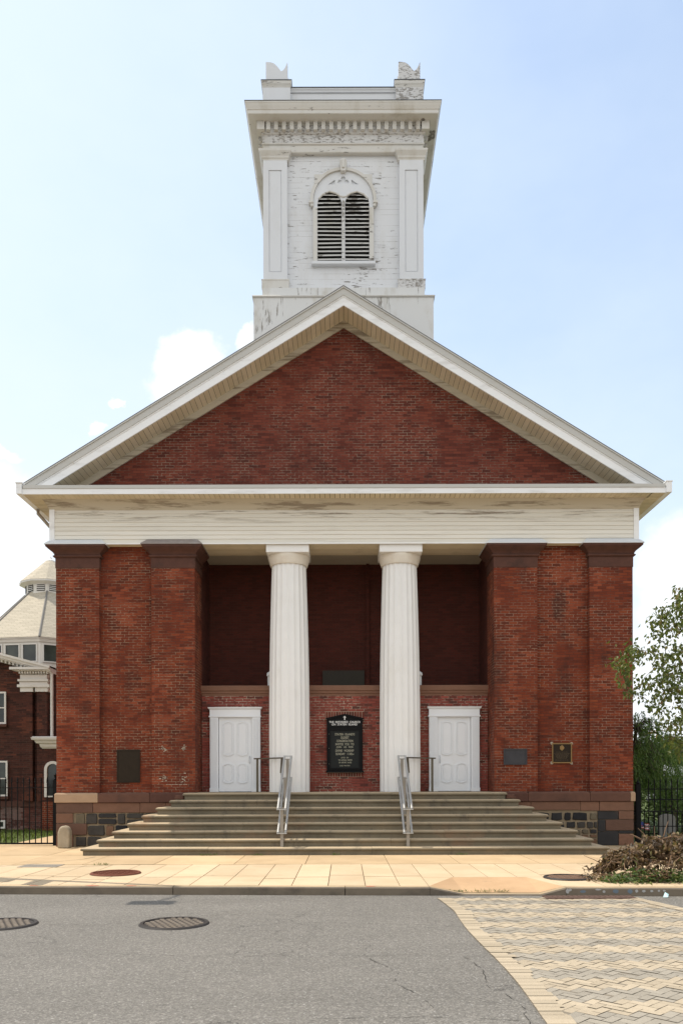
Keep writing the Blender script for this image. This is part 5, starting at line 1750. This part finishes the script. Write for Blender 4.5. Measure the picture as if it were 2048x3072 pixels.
    for kk in range(-3, 3):
        p0, p1 = Vector(ring(rl, 0, 12)[kk]), Vector(ring(rl, 0, 12)[kk + 1])
        d = p1 - p0; L_ = d.length; d.normalize(); nrm = Vector((d.y, -d.x, 0))
        mb = MB()
        mid = (p0 + p1) / 2
        def at(u, z, e): return mid + d * u + nrm * e + Vector((0, 0, z))
        hw = L_ * 0.33
        pts = [(hw, zl + 0.03)] + [(hw * math.cos(R(a)), z_(272) + hw * 0.8 * math.sin(R(a))) for a in range(0, 181, 20)] + [(-hw, zl + 0.03)]
        vs = [at(u, z, 0.012) for u, z in pts]
        mb.add(vs, [tuple(range(len(vs)))])
        part(mb, 'dark_opening', M['dark'], ln)
        mb = MB()
        for j in range(6):
            z0_ = zl + 0.06 + j * 0.085
            u = hw * 0.96 if z0_ < z_(272) else hw * math.sqrt(max(0.05, 1 - ((z0_ - z_(272)) / (hw * 0.8)) ** 2))
            if z0_ > z_(272) + hw * 0.72: continue
            mb.add([at(-u, z0_, 0.05), at(u, z0_, 0.05), at(u, z0_ + 0.05, 0.02), at(-u, z0_ + 0.05, 0.02)], [(0, 1, 2, 3)])
        part(mb, 'louvre', M['hall_white'], ln)
    mb = MB(); frus(mb, rl * 1.02, z_(256), rl * 1.18, z_(240), 12); frus(mb, rl * 1.24, z_(240), rl * 1.24, z_(228), 12)
    part(mb, 'lantern_eaves', M['hall_white'], b)
    mb = MB(); frus(mb, rl * 1.25, z_(228) + 0.002, 0.22, z_(85), 12)
    part(mb, 'lantern_roof', M['shingle'], b)
    mb = MB(); mb.lathe([(0.24, z_(88)), (0.22, z_(80)), (0.10, z_(66)), (0.02, z_(45))], cxo, cyo, 12)
    part(mb, 'finial', M['hall_white'], b)
hall()

# ================================================================== TREES
def pt_disp(px, py, y):
    """measured position in the photograph (1568 wide) at depth y -> metres"""
    s = 1875.8 / (20.8 + y)
    return Vector(((px - 791.7) / s, y, 1.69 + (1791.6 - py) / s))

def street_tree():
    t = empty('street_tree', (7.9, -5.6, 0), 'pear tree with drooping olive leaves reaching in over the pavement', 'tree')
    rnd = random.Random(31)
    root = Vector((7.9, -5.6, 0))
    trunk = [root, root + Vector((-0.05, 0.02, 1.2)), root + Vector((-0.08, 0, 2.2)), root + Vector((0.0, 0.05, 3.4)), root + Vector((0.1, 0, 4.8)), root + Vector((0.1, 0, 6.3))]
    mb = MB()
    mb.tube(trunk, [0.13, 0.11, 0.095, 0.07, 0.045, 0.015], 10)
    z8 = [(200, 560), (115, 665), (185, 700), (165, 760), (190, 800), (215, 880), (240, 565), (258, 620), (330, 590), (370, 600), (400, 680), (440, 640), (500, 610), (540, 640),
          (340, 830), (310, 770), (400, 790), (450, 790), (520, 700), (560, 760), (500, 870), (540, 900), (562, 960), (390, 900), (365, 960), (420, 1000), (450, 1060), (490, 1100),
          (530, 1060), (562, 1030), (470, 850), (430, 730), (270, 860), (560, 175), (535, 220), (500, 290), (552, 260), (420, 310), (380, 390), (405, 370), (460, 350), (450, 440), (395, 490),
          (500, 420), (540, 440), (562, 380), (525, 345), (560, 320), (475, 1195), (530, 1190), (562, 1160), (510, 1260), (560, 1290), (545, 1230),
          (140, 690), (205, 600), (225, 650), (500, 740), (545, 830), (480, 780), (440, 900), (520, 560), (560, 590), (590, 240), (590, 420), (590, 700), (590, 900), (590, 1080)]
    cl = []
    for zx, zy in z8:
        cl.append((pt_disp(1378.2 + zx * 0.332, 1301.6 + zy * 0.332, -5.8 + rnd.uniform(-0.5, 0.4)), True))
    # the rest of the crown, outside this view
    while len(cl) < 230:
        a, b = rnd.uniform(0, 6.28), rnd.gauss(0, 1)
        v = Vector((rnd.gauss(0, 1), rnd.gauss(0, 1), rnd.gauss(0, 1))).normalized() * rnd.uniform(0.45, 1.0)
        p = root + Vector((v.x * 2.1, v.y * 1.9, 4.5 + v.z * 2.3))
        s = 1875.8 / (20.8 + p.y)
        if 791.7 + p.x * s < 1590: continue
        cl.append((p, False))
    # branches: each cluster hangs from the nearest point already grown, working outward from the trunk
    nodes = []
    for a, b in zip(trunk[1:-1], trunk[2:]):
        for k in range(4): nodes.append((a.lerp(b, k / 4), 0))
    order = sorted(cl, key=lambda c: min((c[0] - q_[0]).length for q_ in nodes))
    lv = MB()
    for p, seen in order:
        q_, dpt = min(nodes, key=lambda n_: (n_[0] - p).length + (0.4 if n_[0].z > p.z + 0.3 else 0))
        L_ = (p - q_).length
        mid = q_.lerp(p, 0.5) + Vector((rnd.uniform(-.05, .05), rnd.uniform(-.05, .05), 0.06 * L_ + rnd.uniform(-.03, .03)))
        r0 = max(0.004, min(0.03, 0.011 * math.sqrt(L_ + 0.05) + (0.012 if dpt == 0 else 0)))
        mb.tube([q_, mid, p], [r0, r0 * 0.8, r0 * 0.5], 5, caps=False)
        for tt in (0.35, 0.7, 1.0):
            nodes.append((q_.lerp(mid, tt / 0.5) if tt <= 0.5 else mid.lerp(p, (tt - 0.5) / 0.5), dpt + 1))
        nl = rnd.randint(22, 31)
        for k in range(nl):
            o = Vector((rnd.gauss(0, 1), rnd.gauss(0, 1), rnd.gauss(0, 0.8))) * 0.085
            d = Vector((rnd.gauss(0, 0.55), rnd.gauss(0, 0.55), -0.75 + rnd.gauss(0, 0.45)))
            nrm = Vector((rnd.gauss(0, 1), rnd.gauss(0, 1), rnd.gauss(0, 1)))
            lv.leaf(p + o, d, nrm, rnd.uniform(0.08, 0.12), rnd.uniform(0.042, 0.062), 0, rnd.uniform(0, 0.35))
        # leaves strung along the twig
        for k in range(int(L_ / 0.06)):
            c = q_.lerp(mid, rnd.random()) if rnd.random() < 0.3 else mid.lerp(p, rnd.random())
            d = Vector((rnd.gauss(0, 0.7), rnd.gauss(0, 0.7), -0.5 + rnd.gauss(0, 0.4)))
            lv.leaf(c + Vector((rnd.gauss(0, .02), rnd.gauss(0, .02), rnd.gauss(0, .02))), d, Vector((rnd.gauss(0, 1), rnd.gauss(0, 1), 0.5)), rnd.uniform(0.065, 0.095), rnd.uniform(0.036, 0.05), 0, 0.2)
    part(mb, 'trunk', M['bark'], t, smooth=50)
    part(lv, 'crown', M['pear'], t)
street_tree()

def weeping(cx, cy, h, r, n, seed, label, name='weeping_tree', squash=1.0):
    t = empty(name, (cx, cy, 0), label, 'tree')
    rnd = random.Random(seed)
    mb = MB()
    mb.tube([(cx, cy, 0), (cx + 0.06, cy, h * 0.35), (cx - 0.04, cy, h * 0.65), (cx + 0.02, cy, h * 0.9)], [0.14, 0.11, 0.08, 0.03], 8)
    lv = MB()
    for i in range(n):
        a = rnd.uniform(0, 6.28)
        rr = r * math.sqrt(rnd.uniform(0.02, 1.0))
        lay = rnd.choice((1.0, 0.80, 0.62))
        zt_ = h * lay * (1 - 0.42 * (rr / r) ** 2.2) + rnd.uniform(-0.12, 0.1)
        top = Vector((cx + rr * math.cos(a), cy + rr * math.sin(a) * squash, zt_))
        if i % 6 == 0:
            s0 = Vector((cx, cy, h * 0.85 * lay))
            mb.tube([s0, s0.lerp(top, 0.5) + Vector((0, 0, 0.18)), top], [0.02, 0.013, 0.006], 5, caps=False)
        L_ = rnd.uniform(0.35, 1.15) * h * 0.34
        drift = Vector((math.cos(a), math.sin(a), 0)) * rnd.uniform(0.05, 0.3)
        k = 0.0
        while k < 1:
            p = top + drift * k * 0.6 + Vector((0, 0, -L_ * k * (0.25 + 0.75 * k)))
            d = Vector((rnd.gauss(0, 0.45), rnd.gauss(0, 0.45), -0.9))
            lv.leaf(p, d, Vector((rnd.gauss(0, 1), rnd.gauss(0, 1), 0.4)), rnd.uniform(0.07, 0.12), rnd.uniform(0.022, 0.036), 0, 0.1)
            k += 0.05 / max(L_, 0.2)
    part(mb, 'trunk', M['bark'], t, smooth=50)
    part(lv, 'crown', M['willow'], t)
weeping(8.9, 4.2, 3.75, 1.45, 900, 41, 'green weeping tree with hanging strands beside the church corner')

def round_tree(name, x, y, h, r, zc, n, seed, label, mat_, leaf=0.3, group=None, squash=(1, 1, 1), cat='tree'):
    t = empty(name, (x, y, 0), label, cat, group)
    rnd = random.Random(seed)
    mb = MB()
    mb.tube([(x, y, -0.1), (x + 0.05 * r, y, h * 0.35), (x, y, h * 0.7), (x, y, h * 0.9)], [0.06 * r + 0.03, 0.05 * r + 0.02, 0.03 * r + 0.01, 0.01], 8)
    cen = []
    for i in range(int(16)):
        v = Vector((rnd.gauss(0, 1), rnd.gauss(0, 1), rnd.gauss(0, 1))).normalized() * rnd.uniform(0.3, 0.8)
        c = Vector((x + v.x * r * squash[0], y + v.y * r * squash[1], zc + v.z * (h - zc) * squash[2]))
        cen.append((c, r * rnd.uniform(0.26, 0.46)))
        mb.tube([(x, y, max(0.1, zc * 0.7)), (Vector((x, y, zc * 0.8)) + c) / 2, c], [0.03 * r, 0.02 * r, 0.006 * r], 5, caps=False)
    lv = MB()
    for i in range(n):
        c, cr = rnd.choice(cen)
        v = Vector((rnd.gauss(0, 1), rnd.gauss(0, 1), rnd.gauss(0, 1))).normalized() * (rnd.random() ** 0.4)
        p = c + v * cr
        if p.z < 0.05: continue
        lv.leaf(p, Vector((rnd.gauss(0, 1), rnd.gauss(0, 1), rnd.gauss(0, 0.6) - 0.3)), Vector((rnd.gauss(0, 1), rnd.gauss(0, 1), rnd.gauss(0, 1))), leaf * rnd.uniform(0.7, 1.3), leaf * 0.5 * rnd.uniform(0.7, 1.2))
    part(mb, 'trunk', M['bark'], t, smooth=50)
    part(lv, 'crown', mat_, t)
round_tree('hedge_bush', 10.6, 5.6, 2.15, 1.25, 1.05, 3600, 51, 'bright green leafy bush behind the tall iron fence', M['hedge'], 0.10, cat='bush')
round_tree('hedge_bush', 12.4, 6.6, 2.0, 1.4, 1.0, 3000, 52, 'second green bush farther right behind the tall iron fence', M['hedge'], 0.10, cat='bush')
round_tree('small_tree', 9.7, 7.5, 3.6, 1.1, 2.2, 3600, 53, 'slim bushy green tree between the weeping tree and the hedge', M['willow'], 0.12)
for i, (x, y, h, r, lb) in enumerate([(24.5, 45, 4.9, 3.2, 'dark round tree in the distance behind the white roofed shed'),
                                      (30, 52, 6.2, 4.0, 'tall dark tree in the distance at the right edge'),
                                      (38, 60, 6.5, 4.5, 'broad dark tree in the distance behind the utility pole'),
                                      (21.0, 40, 4.2, 2.4, 'low dark tree in the distance beside the weeping tree')]):
    round_tree('distant_tree', x, y, h, r, h * 0.55, 2600, 60 + i, lb, M['far_green'], 0.42, 'trees in the distance beyond the churchyard')
round_tree('distant_tree', -26, 46, 9, 5.0, 5.0, 2600, 71, 'dark tree far behind the octagonal hall', M['far_green'], 0.5, 'trees in the distance beyond the churchyard')

# ================================================================== BRUSH PILE
def brush():
    o = empty('brush_pile', (5.7, -6.6, 0), 'heap of cut branches with dead brown leaves on the pavement', 'brush pile')
    rnd = random.Random(77)
    cx, cy = 6.35, -6.75
    def H(x, y):
        u, v = (x - cx) / 1.95, (y - cy) / 0.98
        q_ = u * u + v * v
        return 0.74 * max(0.0, 1 - q_ ** 2.2) ** 0.55 * (0.86 + 0.14 * math.sin(x * 5.3 + 1) * math.cos(y * 4.1))
    tw, lv, gr = MB(), MB(), MB()
    for i in range(270):
        while True:
            x, y = rnd.uniform(cx - 2.0, cx + 2.0), rnd.uniform(cy - 0.95, cy + 0.95)
            if H(x, y) > 0.04: break
        z = H(x, y) * rnd.uniform(0.3, 1.0)
        a = rnd.gauss(math.pi, 0.7) if rnd.random() < 0.3 else rnd.uniform(0, 6.28)
        L_ = rnd.uniform(0.25, 0.8)
        d = Vector((math.cos(a), math.sin(a) * 0.7, rnd.uniform(-0.15, 0.45)))
        p0 = Vector((x, y, max(0.02, z)))
        p1 = p0 + d * L_ * 0.5 + Vector((0, 0, rnd.uniform(-.05, .08)))
        p2 = p0 + d * L_ + Vector((0, 0, -0.12 * L_))
        for p in (p1, p2):
            p.z = max(0.015, min(p.z, H(p.x, p.y) + 0.12))
        tw.tube([p0, p1, p2], [0.012 * rnd.uniform(0.5, 1.2), 0.008, 0.004], 5, caps=False)
        for k in range(7):
            t = rnd.random()
            c = (p0.lerp(p1, t * 2) if t < 0.5 else p1.lerp(p2, t * 2 - 1)) + Vector((rnd.gauss(0, 0.035), rnd.gauss(0, 0.035), rnd.gauss(0, 0.03)))
            c.z = max(0.015, c.z)
            lv.leaf(c, Vector((rnd.gauss(0, 1), rnd.gauss(0, 1), -0.3 + rnd.gauss(0, 0.6))), Vector((rnd.gauss(0, 1), rnd.gauss(0, 1), rnd.gauss(0, 1))), rnd.uniform(0.07, 0.12), rnd.uniform(0.03, 0.055), 0, rnd.uniform(0.2, 0.7))
    # bunches of wilted leaves hanging from the branch ends, with gaps between them
    n = 0
    while n < 210:
        x, y = rnd.uniform(cx - 2.0, cx + 2.0), rnd.uniform(cy - 1.0, cy + 0.9)
        hh = H(x, y)
        if hh < 0.05: continue
        n += 1
        top = Vector((x, y, max(0.06, hh * (rnd.uniform(0.35, 1.0) if y < cy - 0.5 else rnd.uniform(0.8, 1.08)))))
        lean = Vector((rnd.gauss(0, 0.5), -abs(rnd.gauss(0.3, 0.4)), 0))
        for k in range(rnd.randint(14, 26)):
            of = Vector((rnd.gauss(0, 0.055), rnd.gauss(0, 0.055), rnd.gauss(0, 0.03)))
            p = top + of
            p.z = max(0.03, p.z)
            d = Vector((of.x * 7 + lean.x + rnd.gauss(0, .3), of.y * 7 + lean.y + rnd.gauss(0, .3), -0.9 + rnd.gauss(0, 0.45)))
            lv.leaf(p, d, Vector((rnd.gauss(0, 1), rnd.gauss(0, 1), rnd.gauss(0, 1))), rnd.uniform(0.09, 0.16), rnd.uniform(0.035, 0.065), 0, rnd.uniform(0.1, 0.6))
    for (x, y, z, dx, dy, dz, r) in [(5.6, -6.4, 0.62, 0.10, 0.0, 0.33, 0.011), (5.35, -6.4, 0.62, -0.17, 0.05, 0.20, 0.009), (5.9, -6.5, 0.60, 0.5, 0.0, 0.34, 0.010), (5.5, -6.3, 0.60, -0.01, 0.0, 0.25, 0.007),
                                     (5.2, -6.5, 0.62, -0.2, 0.0, 0.10, 0.016), (4.62, -7.0, 0.07, -0.42, -0.05, 0.02, 0.013), (4.65, -7.05, 0.10, -0.36, -0.12, -0.03, 0.010), (4.5, -6.6, 0.2, -0.35, 0, 0.16, 0.007),
                                     (6.2, -6.4, 0.7, 0.4, 0.1, 0.28, 0.009)]:
        tw.tube([(x, y, z), (x + dx * .5, y + dy * .5, z + dz * .55), (x + dx, y + dy, z + dz)], [r, r * 0.85, r * 0.5], 6)
    for i in range(1700):
        x = rnd.uniform(4.25, 7.6); y = rnd.gauss(-7.42, 0.14)
        y = max(y, -7.95)
        z = rnd.random() ** 2 * 0.20 * min(1, (x - 4.15) / 0.5)
        gr.leaf(Vector((x, y, 0.01 + z)), Vector((rnd.gauss(0, 1), rnd.gauss(0, 1), rnd.gauss(0.1, 0.4))), Vector((rnd.gauss(0, 1), rnd.gauss(0, 1), 1)), rnd.uniform(0.05, 0.12), rnd.uniform(0.02, 0.05), 0, 0.3)
    for i in range(420):
        x = rnd.uniform(4.0, 5.0); y = rnd.gauss(-7.1, 0.2); z = 0.012 + rnd.random() ** 3 * 0.08
        lv.leaf(Vector((x, y, z)), Vector((rnd.gauss(0, 1), rnd.gauss(0, 1), rnd.gauss(0, 0.3))), Vector((rnd.gauss(0, .5), rnd.gauss(0, .5), 1)), rnd.uniform(0.04, 0.08), rnd.uniform(0.02, 0.035), 0, 0.4)
    part(tw, 'cut_branches', M['twig'], o, smooth=50)
    part(lv, 'dead_leaves', M['dead'], o)
    part(gr, 'green_leaves', M['fresh'], o)
brush()

# ================================================================== CHURCHYARD AND DISTANCE
def stone(x, y, w, h, label):
    mb = MB()
    mb.prism([(x - w / 2, 0), (x + w / 2, 0), (x + w / 2, h * 0.82)] + [(x + w / 2 * math.cos(R(a)), h * 0.82 + h * 0.18 * math.sin(R(a))) for a in range(20, 161, 20)] + [(x - w / 2, h * 0.82)], y, y + 0.12)
    tag(mb.build('gravestone', M['grave'], bevel=0.012, loc=(x, y, 0)), label, 'gravestone', 'gravestones behind the iron gate')
stone(9.12, 2.3, 0.46, 0.70, 'larger grey round topped gravestone behind the gate')
stone(10.15, 3.0, 0.34, 0.30, 'small low grey gravestone near the right edge')
fl = empty('small_flag', (8.28, 1.9, 0), 'small striped flag on a stick behind the gate', 'flag')
mb = MB(); mb.tube([(8.24, 1.9, 0), (8.22, 1.9, 0.52)], 0.006, 6)
part(mb, 'stick', M['pole_wood'], fl)
mb = MB()
for k in range(7):
    z0 = 0.50 - (k + 1) * 0.026; z1 = z0 + 0.026
    n = 8
    for i in range(n):
        u0, u1 = i / n, (i + 1) / n
        f = lambda u: (8.225 + 0.25 * u, 1.9 + 0.02 * math.sin(u * 7), -0.07 * u + 0.012 * math.sin(u * 9))
        a, b = f(u0), f(u1)
        mi = 2 if (k < 4 and u1 <= 0.4) else (0 if k % 2 == 0 else 1)
        mb.add([(a[0], a[1], z0 + a[2]), (b[0], b[1], z0 + b[2]), (b[0], b[1], z1 + b[2]), (a[0], a[1], z1 + a[2])], [(0, 1, 2, 3)], mi)
part(mb, 'cloth', [M['flag_red'], M['flag_white'], M['flag_blue']], fl)

sh = empty('shed', (24.5, 38, 0), 'distant grey shed with pale metal roof beyond the trees', 'shed')
mb = MB(); mb.box(23.2, 25.6, 38, 42, 0, 2.0); part(mb, 'wall', M['house_wall'], sh)
mb = MB(); mb.prism([(22.9, 1.95), (26.0, 1.95), (26.0, 2.02), (23.6, 2.75), (23.3, 2.75), (22.9, 2.1)], 37.7, 42.3); part(mb, 'roof', M['white_roof'], sh)

up = empty('utility_pole', (40.4, 79, 0), 'wooden utility pole in the distance carrying wires', 'utility pole')
mb = MB(); mb.tube([(40.4, 79, 0), (40.4, 79, 7.4)], [0.17, 0.12], 10); part(mb, 'pole', M['pole_wood'], up)
mb = MB(); mb.box(39.3, 41.5, 78.85, 79.0, 6.7, 6.85); part(mb, 'cross_arm', M['pole_wood'], up)
for i, (z, dy) in enumerate([(6.95, 0), (6.62, 0.3), (3.85, 0.2), (3.6, 0.1)]):
    mb = MB()
    pts = []
    for k in range(17):
        t = k / 16; x = 22 + 38 * t
        pts.append((x, 79.2 + dy, z + 0.4 * (abs(x - 40.4) / 20) ** 2 * 0 - 0.35 * math.sin(math.pi * min(1, abs(x - 40.4) / 22))))
    mb.tube(pts, 0.028, 5)
    tag(mb.build('power_line', M['wire']), ['topmost thin wire on the distant utility pole', 'second thin wire from the top on the distant utility pole', 'third thin wire low on the distant utility pole', 'lowest thin wire on the distant utility pole'][i], 'wire', 'wires on the distant utility pole')

sg = empty('signal_arm', (31, 49, 0), 'thin tan mast arm with a yellow signal box above distant trees', 'traffic signal')
mb = MB(); mb.tube([(31, 49, 0), (31, 49, 5.9)], 0.09, 10); part(mb, 'pole', M['pole_tan'], sg)
mb = MB(); mb.tube([(31, 49, 5.85), (26.2, 49, 5.80)], [0.06, 0.04], 8); part(mb, 'arm', M['pole_tan'], sg)
mb = MB(); mb.box(25.75, 26.75, 48.85, 49.1, 5.55, 5.73); mb.box(25.85, 26.1, 48.75, 48.85, 5.57, 5.71); mb.box(26.4, 26.65, 48.75, 48.85, 5.57, 5.71)
part(mb, 'signal_head', M['yellow'], sg, bevel=0.03)

# street lamp standing on the pavement left of the view (its shadow falls on kerb and road)
lp = empty('street_lamp', (-7.08, -6.31, 0), 'tall grey street lamp on the pavement whose shadow crosses the kerb', 'street lamp')
mb = MB(); mb.tube([(-7.08, -6.31, 0), (-7.08, -6.31, 9.0)], [0.10, 0.06], 12); part(mb, 'pole', M['lamp_grey'], lp)
mb = MB(); mb.tube([(-7.08, -6.31, 8.95), (-7.2, -6.62, 9.12), (-7.36, -7.0, 9.15)], 0.035, 8); part(mb, 'arm', M['lamp_grey'], lp)
mb = MB(); mb.box(-7.75, -7.07, -7.36, -6.98, 9.08, 9.20); part(mb, 'lamp_head', M['lamp_grey'], lp, bevel=0.04)
mb = MB(); mb.box(-7.12, -7.04, -6.95, -6.38, 3.8, 4.4); part(mb, 'sign_plate', M['lamp_grey'], lp)
mb = MB(); mb.box(-7.12, -7.04, -6.75, -6.38, 2.45, 2.95); part(mb, 'sign_plate', M['lamp_grey'], lp)
